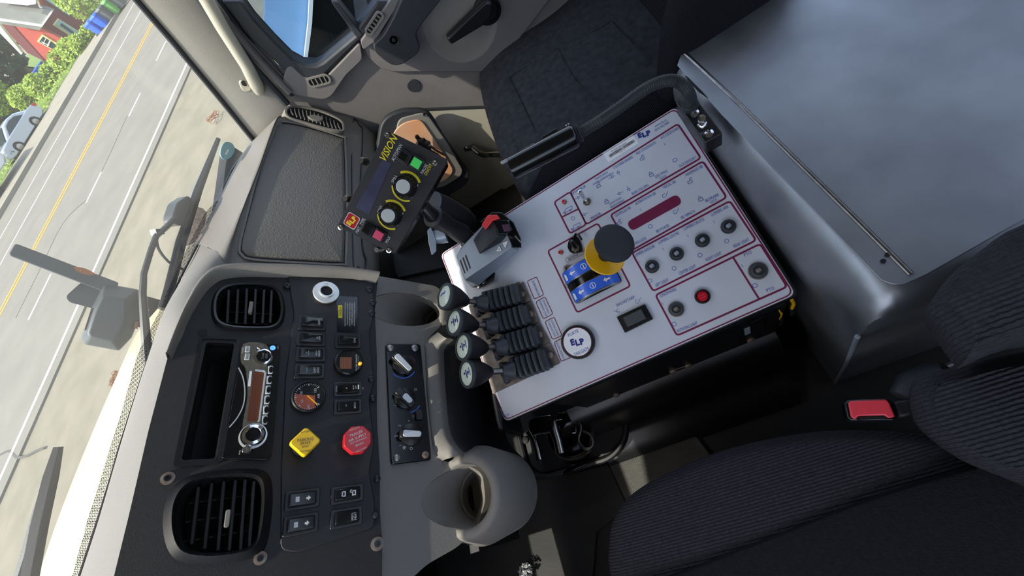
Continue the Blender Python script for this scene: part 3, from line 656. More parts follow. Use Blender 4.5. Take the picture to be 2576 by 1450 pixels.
# unseen driver side of the dash, shaped to limit the sun on the floor
structure('trim_5', MB().add([(-.8, .745, -.30), (-.08, .745, -.30), (-.08, .598, -.62), (-.8, .598, -.62), (-.8, .95, -.36), (-.08, .95, -.36), (-.08, .90, -.95), (-.8, .90, -.95), (-.8, .66, -.95), (-.08, .66, -.95)], [(0, 1, 2, 3)[::-1], (0, 4, 5, 1)[::-1], (3, 2, 9, 8)[::-1], (1, 5, 6, 9, 2)[::-1]]), 'dash_grey', smooth=0)
structure('wall_back', MB().prism([(-.8, -1.12, -1.2), (1.28, -1.12, -1.2), (1.28, -1.12, -.1), (-.8, -1.12, -.1)], 0, .04, up=(0, -1, 0)), 'door_grey', smooth=0)
structure('wall_left', MB().prism([(-.8, -1.12, -1.2), (-.8, .95, -1.2), (-.8, .95, -.3), (-.8, -1.12, -.3)], 0, .04, up=(-1, 0, 0)), 'door_grey', smooth=0)
# ---------------------------------------------------------------- flat plate with real openings
def plate(fr, outer, holes, h0, h1):
    mb = MB(fr); loops = [outer] + holes; flat = [p for l in loops for p in l]
    tr = tessellate_polygon([[Vector((p[0], p[1], 0)) for p in l] for l in loops]); n = len(flat)
    fs = []
    for a, b, c in tr:
        A, Bq, Cq = flat[a], flat[b], flat[c]
        if (Bq[0] - A[0]) * (Cq[1] - A[1]) - (Bq[1] - A[1]) * (Cq[0] - A[0]) < 0: b, c = c, b
        fs += [(a, b, c), (n + c, n + b, n + a)]
    k = 0
    for li, l in enumerate(loops):
        m = len(l); ar = sum(l[i][0] * l[(i + 1) % m][1] - l[(i + 1) % m][0] * l[i][1] for i in range(m)); ccw = (ar > 0) == (li == 0)
        for i in range(m):
            a, b = k + i, k + (i + 1) % m; fs.append((a, n + a, n + b, b) if ccw else (b, n + b, n + a, a))
        k += m
    return mb.add([(p[0], p[1], h1) for p in flat] + [(p[0], p[1], h0) for p in flat], fs)
def dp(pts, h=0): return fpx(DS, pts, h)
def tubewall(fr, loop, h0, h1, flare=1):   # inner wall of an opening plus its bottom
    c = (sum(p[0] for p in loop) / len(loop), sum(p[1] for p in loop) / len(loop))
    lo = [(c[0] + (p[0] - c[0]) * flare, c[1] + (p[1] - c[1]) * flare) for p in loop]
    return MB(fr).rings([[(x, y, h1) for x, y in loop], [(x, y, h0) for x, y in lo]][::-1], True, False)
# ---------------------------------------------------------------- passenger dashboard
dash = thing('dashboard', 'grey textured dashboard along the windshield, closed lid on the passenger side', 'dashboard', (.7, .7, -.6))
def L_(px, py, h=0): return B(px, py, LD.pl.off(h))
A_ = [B(*p, GL) for p in ((492, 606), (543, 515), (588, 425), (634, 356))]
Bk = [L_(*p, .012) for p in ((552, 640), (598, 540), (645, 420), (692, 300))]
B2 = [L_(*p, .006) for p in ((590, 690), (612, 560), (655, 440), (706, 300))]
C1 = [L_(*p, .0) for p in ((720, 692), (730, 560), (745, 400), (790, 268))]
C2 = [L_(*p, .0) for p in ((868, 705), (872, 570), (878, 430), (885, 300))]
D1 = [L_(*p, -.012) for p in ((925, 708), (925, 580), (928, 450), (925, 330))]
D2 = [L_(*p, -.05) for p in ((950, 712), (948, 590), (952, 460), (948, 355))]
E1 = [p + Vector((0, .10, -.10)) for p in D2]
E2 = [p + Vector((0, .22, -.12)) for p in D2]
def endcap(r):                             # round the far end down towards the door
    e = r[-1] + (r[-1] - r[-2]) * .22 + Vector((0, .03, -.035)); return r + [e]
body = crows([endcap(r) for r in (A_, Bk, B2, C1, C2, D1, D2, E1, E2)], 5, 6)
link('dash_body', MB().grid([r[::-1] for r in body]), 'dash_grey', dash, smooth=60)
lp = [(705, 318), (770, 328), (856, 354), (863, 368), (867, 520), (864, 650), (856, 664), (760, 660), (640, 652), (614, 640), (608, 622), (622, 560), (658, 424), (690, 340)]
lpu = smoothloop(fpx(LD, lp), 3)
cx_ = sum(p[0] for p in lpu) / len(lpu); cy_ = sum(p[1] for p in lpu) / len(lpu)
def sc(l, k): return [(cx_ + (x - cx_) * k, cy_ + (y - cy_) * k) for x, y in l]
link('lid_gap', MB(LD).prism(sc(lpu, 1.03), -.02, .0075), 'deep_black', dash)
link('airbag_lid', MB(LD).rings([[(x, y, h) for x, y in sc(lpu, k)] for k, h in ((1, -.01), (1, .0085), (.985, .0105), (.93, .0115), (.5, .012))]), 'lid_grey', dash, smooth=50)
link('lid_rim', MB(LD).strip(sc(lpu, 1.035), .005, .0, .0095), 'dash_grey', dash)
# oval outlet on top of the passenger dash
OP = LD
vo = smoothloop(fpx(LD, [(719, 285), (728, 272), (760, 272), (810, 283), (855, 305), (863, 322), (858, 332), (820, 326), (770, 312), (730, 300)], .012), 4)
ventp = link('oval_outlet', MB(LD).prism(vo, -.01, .0125), 'deep_black', dash)
link('outlet_rim', MB(LD).strip(vo, .005, .0, .018), 'dash_grey', ventp)
for i in range(13):
    t_ = (i + .7) / 13.4; x = 727 + t_ * 132; y = 283 + t_ * 40 - math.sin(t_ * 3.1) * 4; hh = 13 * math.sqrt(max(.15, 1 - (2 * t_ - 1) ** 4))
    link('vane', MB(LD).strip([LD.at(x - 3, y - hh, .014), LD.at(x - 1, y, .014), LD.at(x + 4, y + hh, .014)], .0022, .012, .018, closed=False), 'dash_grey', ventp)
link('vane_tab', MB(LD).prism(smoothloop(fpx(LD, [(775, 295), (790, 291), (812, 298), (806, 306), (785, 303)], .018), 4), .012, .022), 'dash_grey', ventp, bevel=.001)
link('storage_edge', MB(LD).strip(smoothloop(fpx(LD, [(885, 320), (905, 318), (912, 340), (905, 500), (912, 620), (922, 655), (915, 682), (900, 672), (888, 655)], -.002), 3), .003, -.006, .001), 'black_plastic', dash)
# dash top between instrument panel and glass
r0 = [B(*p, GL) for p in ((492, 606), (445, 736), (383, 902), (322, 1090), (258, 1300), (195, 1490), (100, 1800))]
r2 = [B2[0].copy()] + [DS.w(*DS.at(*p, .004), .004) for p in ((476, 780), (428, 905), (378, 1090), (330, 1300), (284, 1490), (215, 1800))]
r3 = [p + DS.N * -.02 - DS.V * .010 for p in r2]
r1 = [(a * .35 + b * .65) + Vector((0, 0, .018)) for a, b in zip(r0, r2)]; r1[0] = Bk[0].copy()
rm = [(a * .72 + b * .28) + Vector((0, 0, .012)) for a, b in zip(r0, r2)]; rm[0] = (r0[0] + r1[0]) / 2
seam = [(a * .80 + b * .20) + Vector((0, 0, .0105)) for a, b in zip(r0, r2)]
link('dash_top', MB().grid(crows([r0, rm, r1, r2, r3], 6, 5)), 'dash_grey', dash, smooth=60)
link('dash_seam', MB().tube([Vector(p) for p in smoothloop([tuple(p) for p in seam], 6, False)], .0022, 6), 'black_plastic', dash)
# ---------------------------------------------------------------- instrument panel
ip = thing('instrument_panel', 'black instrument panel full of switches and outlets in the middle of the dash', 'instrument panel', 0, fr=DS)
bz = dp([(948, 704), (900, 694), (800, 690), (640, 684), (565, 690), (512, 718), (472, 785), (446, 850), (424, 905), (376, 1090), (328, 1300), (284, 1480), (262, 1560), (955, 1560), (958, 1370), (952, 1290), (952, 1180), (945, 1060), (945, 900), (940, 790)])
pocket = roundpoly(dp([(520, 868), (590, 870), (541, 1158), (458, 1162)]), .004)
v1 = smoothloop(dp([(545, 775), (556, 745), (585, 730), (640, 727), (685, 735), (703, 765), (703, 805), (685, 828), (640, 832), (580, 828), (550, 812)]), 4)
v2_ = smoothloop(dp([(445, 1320), (452, 1265), (480, 1228), (530, 1212), (600, 1205), (645, 1212), (657, 1250), (650, 1330), (630, 1375), (560, 1392), (490, 1390), (458, 1370)]), 4)
link('bezel', plate(DS, roundpoly(bz, .01), [pocket, v1, v2_], -.012, .010), 'bezel_black', ip, bevel=.004, smooth=40)
link('bezel_skirt', MB(DS).rings([[(x, y, -.05) for x, y in [(p[0] * 1, p[1]) for p in bz]], [(x, y, -.012) for x, y in bz]], False, False), 'bezel_black', ip)
pk = link('open_pocket', tubewall(DS, pocket, -.09, -.0), 'deep_black', ip)
link('pocket_rim', MB(DS).strip(roundpoly(dp([(508, 857), (600, 860), (553, 1168), (443, 1176)]), .004), .004, .009, .0125), 'black_satin', pk)
link('trim_ridge', MB(DS).strip(dp([(600, 862), (553, 1166)]), .006, .009, .014, closed=False), 'black_satin', pk)
hood_rows = [[DS.w(x, y, h) for x, y in dp(pts)] for pts, h in (([(422, 905), (444, 845), (472, 778), (514, 712), (570, 684), (700, 682), (860, 688), (948, 700)], -.01), ([(422, 905), (444, 845), (472, 778), (514, 712), (570, 684), (700, 682), (860, 688), (948, 700)], .026), ([(428, 908), (450, 850), (480, 784), (522, 722), (575, 697), (700, 695), (860, 700), (946, 710)], .030), ([(434, 912), (458, 856), (488, 792), (530, 732), (580, 708), (700, 706), (860, 710), (942, 720)], .009))]
link('panel_hood', MB().grid(crows(hood_rows, 3, 4)), 'dash_grey', ip, smooth=60)
def airvent(loop, slats, tab, depth, flare, ko=1.16, rh=.017):
    v = link('air_vent', tubewall(DS, loop, -depth, .006, flare), 'deep_black', ip)
    link('vent_rim', MB(DS).rings([[(x, y, h) for x, y in l] for l, h in ((loop, .002), (loop, .016), ([(sum(p[0] for p in loop) / len(loop) + (x - sum(p[0] for p in loop) / len(loop)) * 1.07, sum(p[1] for p in loop) / len(loop) + (y - sum(p[1] for p in loop) / len(loop)) * 1.07) for x, y in loop], rh), ([(sum(p[0] for p in loop) / len(loop) + (x - sum(p[0] for p in loop) / len(loop)) * ko, sum(p[1] for p in loop) / len(loop) + (y - sum(p[1] for p in loop) / len(loop)) * (ko + .02)) for x, y in loop], .008))], False, False), 'black_satin', v, smooth=60)
    for a, b in slats:
        A, Bq = DS.at(*a), DS.at(*b)
        link('slat', MB(DS).prism(roundpoly([(A[0], A[1] - .0022), (A[0], A[1] + .0022), (Bq[0], Bq[1] + .0022), (Bq[0], Bq[1] - .0022)], .002, 2), -.012, .012), 'black_satin', v, bevel=.0008)
    for k in range(3):
        q = (k + 1) / 4; y_ = loop
        ys = [p[0] for p in loop]; x0 = min(ys) + (max(ys) - min(ys)) * q; vs_ = [p[1] for p in loop]
        link('cross_vane', MB(DS).box((x0, (min(vs_) + max(vs_)) / 2, -.022), (.002, (max(vs_) - min(vs_)) * .8, .012)), 'black_plastic', v)
    link('vent_tab', MB(DS).prism(rrect(DS.at(*tab, .018), .022, .006, .0028), .008, .020), 'dash_grey', v, bevel=.001)
airvent(v1, [((x, 733 + abs(x - 625) * .08), (x - 4, 824 - abs(x - 620) * .06)) for x in (576, 599, 621, 643, 664, 683)], (631, 773), .035, .92)
airvent(v2_, [((501, 1228), (484, 1372)), ((534, 1218), (516, 1384)), ((564, 1213), (549, 1388)), ((593, 1210), (577, 1388)), ((617, 1209), (605, 1386)), ((639, 1213), (627, 1378))], (572, 1305), .045, .9, 1.30, .024)
# raised switch plate
sp = roundpoly(dp([(722, 700), (905, 706), (936, 722), (936, 800), (925, 850), (938, 965), (925, 1010), (938, 1120), (925, 1190), (938, 1262), (938, 1330), (745, 1392), (704, 1385), (706, 1180), (716, 960), (738, 800)]), .008)
swp = link('switch_plate', MB(DS).prism(sp, .009, .0125), 'black_plastic', ip, bevel=.0015)
PH0 = .0125
def rocker(c, w_, h_, texts, lit=None, tilt=.002, dark='black_gloss'):
    u, v = DS.at(*c, PH0); a = DS.at(c[0] - w_ / 2, c[1], PH0); b = DS.at(c[0], c[1] - h_ / 2, PH0); hw = abs(a[1] - v); hu = abs(b[0] - u)
    r = link('rocker_switch', MB(DS).prism(rrect((u, v), 2 * hu, 2 * hw, .003), PH0 - .001, PH0 + .003), 'black_satin', ip, bevel=.001)
    link('switch_well', MB(DS).prism(rrect((u, v), 1.5 * hu, 1.62 * hw, .004), PH0, PH0 + .0033), 'deep_black', r)
    U_, V_ = hu * .62, hw * .74; m = [(-U_, -V_), (U_, -V_), (U_, 0), (U_, V_), (-U_, V_), (-U_, 0)]
    z = PH0 + .0033; R = []
    for k, hz in ((1, 0), (1, 1), (.93, 1.12)):
        R.append([(u + x * k, v + y * k, z + hz * (.0035 + (y / V_) * tilt * 1.0 + abs(y / V_) * .0012)) for x, y in m])
    link('rocker', MB(DS).rings(R), dark, r, bevel=.0008)
    for tx, dv, ht in texts:
        zt = z + 1.13 * (.0035 + (dv) * tilt + abs(dv) * .0012) + .0004
        link('lettering', MB(DS).text(tx, (u, v + dv * V_), ht, min(1.5 * U_, len(tx) * ht * .75), h=zt), 'print_white' if not lit else lit, r, smooth=0)
    return r, (u, v, U_, V_, z)
rocker((786, 814), 72, 36, [('CHMF', -.6, .0036)])
rocker((783, 854), 74, 35, [('AX', -.5, .003), ('GND', -.72, .003)])
rocker((782, 893), 77, 36, [('HIGH', -.45, .003), ('RANGE', -.7, .003), ('LO', .45, .0022), ('RANGE', .25, .0022)])
rocker((779, 935), 78, 37, [('DIFF', -.4, .0034), ('LOCK', -.68, .0034), ('LOCKED', .3, .002)])
rocker((875, 860), 66, 35, [('(o)', -.6, .004)])
rk, q = rocker((875, 980), 72, 36, [('SUSP', -.45, .0026), ('HGT', -.68, .0026), ('&', .15, .004)], tilt=-.003)
link('indicator', MB(DS).box((q[0], q[1] - q[3] * .9, q[4] + .008), (q[2] * 1.0, .002, .001)), 'white', rk)
link('lettering', MB(DS).text('DOWN', (q[0], DS.at(843, 980)[1]), .0026, .010, h=PH0 + .0035), 'print_white', rk, smooth=0)
link('lettering', MB(DS).text('UP', (q[0], DS.at(908, 980)[1]), .0026, .005, h=PH0 + .0035), 'print_white', rk, smooth=0)
rocker((875, 1024), 72, 37, [('BOTH', -.6, .0034), ('*', .2, .006)])
def arrowicon(r, q, dv):
    link('lock_icon', MB(DS).box((q[0], q[1] + q[3] * .45, q[4] + .0055), (.007, .006, .0012)), 'print_white', r)
    link('arrow_icon', MB(DS).prism([(q[0] - .0015, q[1] - q[3] * .25), (q[0] + .0015, q[1] - q[3] * .25), (q[0] + .0015, q[1] - q[3] * .4), (q[0] + .0035, q[1] - q[3] * .4), (q[0], q[1] - q[3] * .6), (q[0] - .0035, q[1] - q[3] * .4), (q[0] - .0015, q[1] - q[3] * .4)], q[4] + .0045, q[4] + .0052), 'print_white', r)
arrowicon(*rocker((761, 1257), 90, 48, []), 0)
arrowicon(*rocker((757, 1320), 90, 50, []), 0)
def padlock(mb, c, s, rot=0, opened=False, h0=.0002, h1=.0006, wl=.0007):
    cr, sr = math.cos(rot), math.sin(rot); T = lambda x, y: (c[0] + (x * cr - y * sr) * s, c[1] + (x * sr + y * cr) * s)
    mb.strip([T(-.5, -.5), T(.5, -.5), T(.5, .15), T(-.5, .15)], wl, h0, h1)
    o = .45 if opened else 0; mb.strip([T(-.3 + o, .15), T(-.3 + o, .5), T(-.15 + o, .72), T(.15 + o, .72), T(.3 + o, .5), T(.3 + o, .38 if opened else .15)], wl, h0, h1, closed=False); return mb
r, q = rocker((873, 1244), 84, 44, [])
link('lock_icon', padlock(MB(DS), (q[0], q[1] + q[3] * .4), .006, h0=q[4] + .004, h1=q[4] + .006, wl=.0016), 'print_white', r)
link('lock_icon', padlock(MB(DS), (q[0], q[1] - q[3] * .45), .006, opened=True, h0=q[4] + .003, h1=q[4] + .0045, wl=.0016), 'print_white', r)
rocker((871, 1303), 82, 48, [('MIRR', -.45, .0036), ('HEAT', -.7, .0036)])
# gauges
def disc(c, rpx, h=PH0):
    u, v = DS.at(*c, h); a = DS.at(c[0] + rpx, c[1], h); b = DS.at(c[0], c[1] + rpx, h); return u, v, (math.hypot(a[0] - u, a[1] - v) + math.hypot(b[0] - u, b[1] - v)) / 2
u, v, r = disc((776, 1001), 41)
g = link('air_gauge', MB(DS).lathe((u, v), [(r, PH0), (r, PH0 + .008), (r * .93, PH0 + .0095), (r * .9, PH0 + .006)], 48), 'black_satin', ip)
hg = PH0 + .0062
link('gauge_face', MB(DS).lathe((u, v), [(r * .89, PH0 + .005), (r * .89, hg)], 48), 'deep_black', g)
a0, a1 = math.radians(92), math.radians(205)
seg = [(u, v), (u + .15 * r, v + .12 * r)] + [(u + r * .84 * math.cos(a), v + r * .84 * math.sin(a)) for a in [math.radians(75 + i * 6) for i in range(22)]]
link('gauge_sector', MB(DS).prism([(u + .05 * r, v - .36 * r), (u + .1 * r, v + .1 * r), (u + .2 * r, v + .82 * r)] + [(u + r * .84 * math.cos(a), v + r * .84 * math.sin(a)) for a in [math.radians(84 + i * 7) for i in range(18)]] + [(u - r * .72, v - .36 * r)], hg, hg + .0004), 'gauge_orange', g, smooth=0)
tk = MB(DS)
for i in range(31):
    a = math.radians(-42 + i * 9); k = .70 if i % 5 == 0 else .76; wd = .0016 if i % 5 == 0 else .0008
    tk.strip([(u + r * k * math.cos(a), v + r * k * math.sin(a)), (u + r * .84 * math.cos(a), v + r * .84 * math.sin(a))], wd, hg + .0004, hg + .0008, closed=False)
for tx, du, dv in (('60', -.3, .38), ('100', .22, .45), ('150', .38, -.35), ('0', -.55, -.5), ('30', -.62, .0), ('AIR', 0, -.55)): tk.text(tx, (u + du * r, v + dv * r), .0038, h=hg + .0009)
link('gauge_marks', tk, 'print_white', g, smooth=0)
link('needle', MB(DS).strip([(u + .06 * r, v + .1 * r), (u - .55 * r, v - .5 * r)], .0016, hg + .001, hg + .002, closed=False), 'yellow', g)
u, v, r = disc((877, 915), 34)
g = link('filter_gauge', MB(DS).lathe((u, v), [(r, PH0), (r, PH0 + .010), (r * .93, PH0 + .0115), (r * .9, PH0 + .008)], 40), 'black_gloss', ip)
hg = PH0 + .0085
link('gauge_face', MB(DS).lathe((u, v), [(r * .89, PH0 + .005), (r * .89, hg)], 40), 'deep_black', g)
link('scale_block', MB(DS).prism(rrect((u - .1 * r, v + .25 * r), .9 * r, .8 * r, .001), hg, hg + .0004), 'gauge_amber', g, smooth=0)
mk = MB(DS)
for i in range(6): mk.box((u - .1 * r, v + (.55 - i * .13) * r, hg + .0006), (.8 * r, .0005, .0004))
link('scale_lines', mk, 'maroon', g, smooth=0)
link('lettering', MB(DS).text('FILTER MINDER', (u - .05 * r, v - .48 * r), .0026, 1.3 * r, h=hg + .0006).text('RESTRICTION', (u - .05 * r, v - .62 * r), .0012, 1.0 * r, h=hg + .0006), 'print_white', g, smooth=0)
link('reset_button', MB(DS).lathe(DS.at(905, 917, .02), [(.003, hg), (.003, hg + .004), (.002, hg + .005)], 12), 'amber_glow', g)  # button colour given a glow of its own, no lamp inside
# pull knobs
def pullknob(c, half, pts, m, lines, tm, stem_m, rot):
    u, v = DS.at(*c, .045); a = DS.at(c[0] + half, c[1], .045); L = abs(a[1] - v)
    k = link('pull_knob', MB(DS).rings([[(u + x * L * s_, v + y * L * s_, h) for x, y in pts] for s_, h in ((.9, .033), (1, .036), (1, .044), (.93, .047))]), m, ip, bevel=.001)
    link('stem', MB(DS).lathe((u, v), [(.0075, PH0), (.0075, .034)], 16), m, k); link('collar', MB(DS).lathe((u, v), [(.016, PH0), (.015, PH0 + .006), (.009, PH0 + .007)], 20), 'deep_black', k)
    tx = MB(DS)
    for s_, dx, dy, ht, wd, rr in lines:
        x = dx * L; y = dy * L; cr, sr = math.cos(rot), math.sin(rot)
        tx.text(s_, (u + x * cr - y * sr, v + x * sr + y * cr), ht, wd * L, rot=rot + rr, h=.0474)
    link('lettering', tx, tm, k, smooth=0)
q4 = math.pi / 4
pullknob((768, 1112), 41, roundpoly([(1, 0), (0, 1), (-1, 0), (0, -1)], .22), 'brake_yellow', [('PARKING', 0, .12, .005, .95, 0), ('BRAKE', 0, -.1, .0045, .6, 0), ('PULL TO APPLY', 0, .62, .0026, .55, 0), ('PUSH TO RELEASE', 0, -.62, .0026, .6, 0), ('BENDIX', 0, -.32, .003, .4, 0)], 'print_dark', 'brake_yellow', -math.pi / 2 + .05)
oc = [(math.cos(math.radians(22.5 + 45 * i)) * 1.05, math.sin(math.radians(22.5 + 45 * i)) * 1.05) for i in range(8)]
pullknob((900, 1106), 36, roundpoly(oc, .12), 'red', [('TRAILER', 0, .42, .0045, .95, 0), ('AIR SUPPLY', 0, .12, .0045, 1.3, 0), ('NOT FOR PARKING', 0, -.12, .0026, 1.2, 0), ('BENDIX', 0, -.38, .003, .6, 0), ('EVACUATE', 0, .78, .0026, .7, 0), ('PUSH TO SUPPLY', 0, -.78, .0026, .8, 0)], 'print_white', 'red', -math.pi / 2 + .32)
# 12 V socket
u, v, r = disc((820, 738), 30)
s12 = link('power_socket', MB(DS).lathe((u, v), [(r * .95, PH0), (r, PH0 + .004), (r * .96, PH0 + .006), (r * .55, PH0 + .0065), (r * .55, PH0 + .011), (r * .46, PH0 + .011), (r * .42, PH0 - .0)], 36), 'silver_plastic', ip, smooth=30)
link('socket_well', MB(DS).lathe((u, v), [(r * .44, PH0 + .002), (r * .44, PH0 + .0072)], 24), 'deep_black', s12)
link('lettering', MB(DS).text('12V', (u + .7 * r, v), .004, rot=-1.4, h=PH0 + .0066), 'print_grey', s12, smooth=0)
# caution label
cl = link('caution_label', MB(DS).prism(dp([(846, 745), (899, 748), (899, 838), (848, 836)], PH0), PH0, PH0 + .0006), 'black_gloss', ip, smooth=0)
link('caution_tag', MB(DS).prism(dp([(851, 769), (861, 769), (861, 801), (851, 801)], PH0), PH0 + .0006, PH0 + .001), 'yellow_print', cl, smooth=0)
link('lettering', MB(DS).text('CAUTION', DS.at(856, 784, PH0), .0045, .020, h=PH0 + .0012), 'deep_black', cl, smooth=0)
tx = MB(DS)
for i, s_ in enumerate(('PARKING BRAKE MUST BE APPLIED BEFORE LEAVING', 'TRUCK OR NEUTRAL IS ENGAGED', 'DO NOT OPERATE WITHOUT HOLDING PEDALS', 'TO PREVENT DAMAGE BY SLOWING SPEED', 'MAY CAUSE DAMAGE TO DRIVETRAIN COMPONENTS')):
    a = DS.at(868 + i * 5.8, 791, PH0); tx.text(s_, a, .0022, .052 - .004 * (i % 2), h=PH0 + .0012)
link('lettering', tx, 'print_white', cl, smooth=0)
# screws and washers
for c in ((422, 1204), (655, 1405), (949, 1369)):
    u, v, r = disc(c, 17, .011); s_ = link('washer_screw', MB(DS).lathe((u, v), [(r, .009), (r, .012), (r * .55, .0125)], 28), 'rust_steel', ip)
    link('screw_head', MB(DS).lathe((u, v), [(r * .52, .012), (r * .5, .0145), (r * .25, .0145), (r * .22, .0128)], 16), 'black_satin', s_)
for c in ((722, 720), (929, 730), (935, 789), (934, 955), (938, 1003), (949, 1205), (945, 1297), (938, 762)):
    u, v, r = disc(c, 8, .012); link('panel_screw', MB(DS).lathe((u, v), [(r, .009), (r, .0145), (r * .7, .0155), (r * .45, .0155), (r * .4, .0135)], 16), 'black_satin', ip)
u, v, r = disc((510, 837), 11, .01); link('screw_hole', MB(DS).lathe((u, v), [(r, .0098), (r, .0104)], 18), 'deep_black', ip)
# ---------------------------------------------------------------- radio
rad = thing('car_radio', 'car radio with brown display and chrome volume knob set in the black panel', 'radio', 0, fr=DS)
RH = .016
rp = roundpoly(dp([(612, 862), (700, 866), (706, 872), (685, 1145), (672, 1158), (560, 1154), (559, 1150)], RH), .004)
link('faceplate', MB(DS).prism(rp, .005, RH), 'black_gloss', rad, bevel=.002)
hz_ = RH + .0006
link('speckled_area', MB(DS).prism(smoothloop(dp([(612, 866), (660, 864), (676, 880), (672, 920), (668, 1060), (650, 1085), (618, 1100), (610, 1070), (622, 1000), (618, 930), (606, 910)], RH), 3), RH, hz_), 'metal_speckle', rad, smooth=0)
arc = smoothloop(dp([(600, 926), (611, 950), (616, 985), (612, 1020), (598, 1050), (577, 1076)], RH), 4, False)
link('chrome_arc', MB(DS).strip(arc, .0016, RH, RH + .001, closed=False), 'silver_plastic', rad)
dl = dp([(638, 936), (663, 940), (650, 1060), (621, 1061)], RH)
link('display', MB(DS).prism(roundpoly(dl, .002), RH, RH + .0014), 'radio_lcd', rad, smooth=0)
link('display_frame', MB(DS).strip(dp([(642, 933), (664, 935), (667, 940), (652, 1058), (649, 1064)], RH), .0025, RH, RH + .003, closed=False), 'silver_plastic', rad)
link('paper_strip', MB(DS).prism(dp([(628, 935), (634, 935), (630, 973), (623, 973)], RH), RH, RH + .0012), 'white', rad, smooth=0)
for i in range(6):
    x, y = 680 - i * 2.9, 932 + i * 25.2; c = DS.at(x, y, RH)
    b_ = link('preset_button', MB(DS).prism(rrect(c, .0145, .0075, .002, .05), RH - .001, RH + .003), 'silver_plastic', rad, bevel=.001)
    link('button_insert', MB(DS).lathe((c[0], c[1] - .001), [(.0055, RH + .003), (.005, RH + .004)], 16, sx=1, sy=.55), 'black_gloss', b_)
u, v = DS.at(663, 899, RH); r = .0135
k = link('tune_pad', MB(DS).lathe((u, v), [(r, RH), (r, RH + .003), (r * .85, RH + .004)], 28), 'chrome', rad)
link('pad_cap', MB(DS).lathe((u, v), [(r * .82, RH + .003), (r * .8, RH + .0055)], 8), 'black_gloss', k)
link('lettering', MB(DS).text('TUNE', (u, v + .001), .003, h=RH + .006).text('SEEK', (u, v - .004), .003, h=RH + .006), 'print_grey', k, smooth=0)
for (x, y, s_) in ((623, 880, 'SRC'), (622, 899, 'BAND')):
    c = DS.at(x, y, RH); k = link('function_button', MB(DS).prism(rrect(c, .011, .007, .001), RH, RH + .003), 'silver_plastic', rad, bevel=.0006)
    link('lettering', MB(DS).text(s_, c, .003, .009, h=RH + .0034), 'print_dark', k, smooth=0)
u, v = DS.at(637, 1093, RH + .012); u0, v0 = DS.at(634, 1095, RH)
k = link('volume_knob', MB(DS).lathe((u, v), [(.0165, RH), (.0165, RH + .008), (.0145, RH + .012), (.0105, RH + .0135), (.0085, RH + .011)], 32), 'chrome', rad)
link('knob_cap', MB(DS).lathe((u, v), [(.0085, RH + .010), (.0085, RH + .0125)], 24), 'black_gloss', k)
link('knob_ring', MB(DS).lathe((u, v), [(.0188, RH), (.0188, RH + .002), (.016, RH + .0025)], 32), 'silver_plastic', k)
for (x, y, s_, m_) in ((656, 874, 'DISP', 'chrome'), (620, 1133, 'SCAN', 'chrome')):
    c = DS.at(x, y, RH); k = link('round_button', MB(DS).lathe(c, [(.0058, RH), (.0058, RH + .003), (.005, RH + .004)], 20), m_, rad)
    link('lettering', MB(DS).text(s_, c, .0018, .007, h=RH + .0042), 'print_grey', k, smooth=0)
c = DS.at(686, 876, RH); link('aux_ring', MB(DS).lathe(c, [(.0042, RH), (.0042, RH + .001), (.0025, RH + .0012), (.002, RH + .0004)], 20), 'blue_led', rad)
link('lettering', MB(DS).text('POWER', DS.at(611, 882, RH), .0022, .010, h=RH + .0008).text('AUX', DS.at(699, 875, RH), .002, h=RH + .0008).text('PWR', DS.at(603, 1139, RH), .002, h=RH + .0008), 'print_white', rad, smooth=0)
# ---------------------------------------------------------------- lower dash with cup holders
ld = thing('lower_dash', 'grey lower dash housing with two cup holders below the instrument panel', 'dash housing', (.3, .45, -.75))
def ell(c, rx, ry, n=32, rot=0): return [(c[0] + rx * math.cos(2 * math.pi * i / n) * math.cos(rot) - ry * math.sin(2 * math.pi * i / n) * math.sin(rot), c[1] + rx * math.cos(2 * math.pi * i / n) * math.sin(rot) + ry * math.sin(2 * math.pi * i / n) * math.cos(rot)) for i in range(n)]
def cylhole(cx, cy, r, n=36):
    out = []
    for i in range(n):
        a = 2 * math.pi * i / n; x, y = cx + r * math.cos(a), cy + r * 1.05 * math.sin(a); z = (DS.pl.d - DS.N.x * x - DS.N.y * y) / DS.N.z; d = Vector((x, y, z)) - DS.O; out.append((d.dot(DS.U), d.dot(DS.V)))
    return out
CA, CBb = (.088, .457), (.470, .482)
H1 = cylhole(*CBb, .0405); H2 = cylhole(*CA, .0525)
face = dp([(925, 690), (1098, 720), (1122, 745), (1128, 790), (1102, 828), (1068, 860), (1068, 880), (1074, 1000), (1088, 1130), (1110, 1160), (1180, 1172), (1214, 1192), (1222, 1260), (1200, 1330), (1150, 1378), (1075, 1420), (1010, 1480), (925, 1520)])
link('face_panel', plate(DS, roundpoly(face, .012), [H1, H2], -.02, .0), 'dash_grey', ld, bevel=.004, smooth=40)
ZL = -.668
def cup(center, rin, rout, depth, zt):
    c = Vector(center); seg = 36; R = []
    for r, z in ((rin * .8, zt - depth), (rin * .84, zt - depth), (rin * .97, zt - .01), (rin, zt - .003), (rin + .003, zt), (rout - .006, zt + .0), (rout, zt - .006), (rout * 1.0, zt - .03), (rout * .92, zt - depth - .01)):
        R.append([(c.x + r * math.cos(2 * math.pi * i / seg), c.y + r * math.sin(2 * math.pi * i / seg) * 1.05, z) for i in range(seg)])
    return MB().rings(R, True, True)
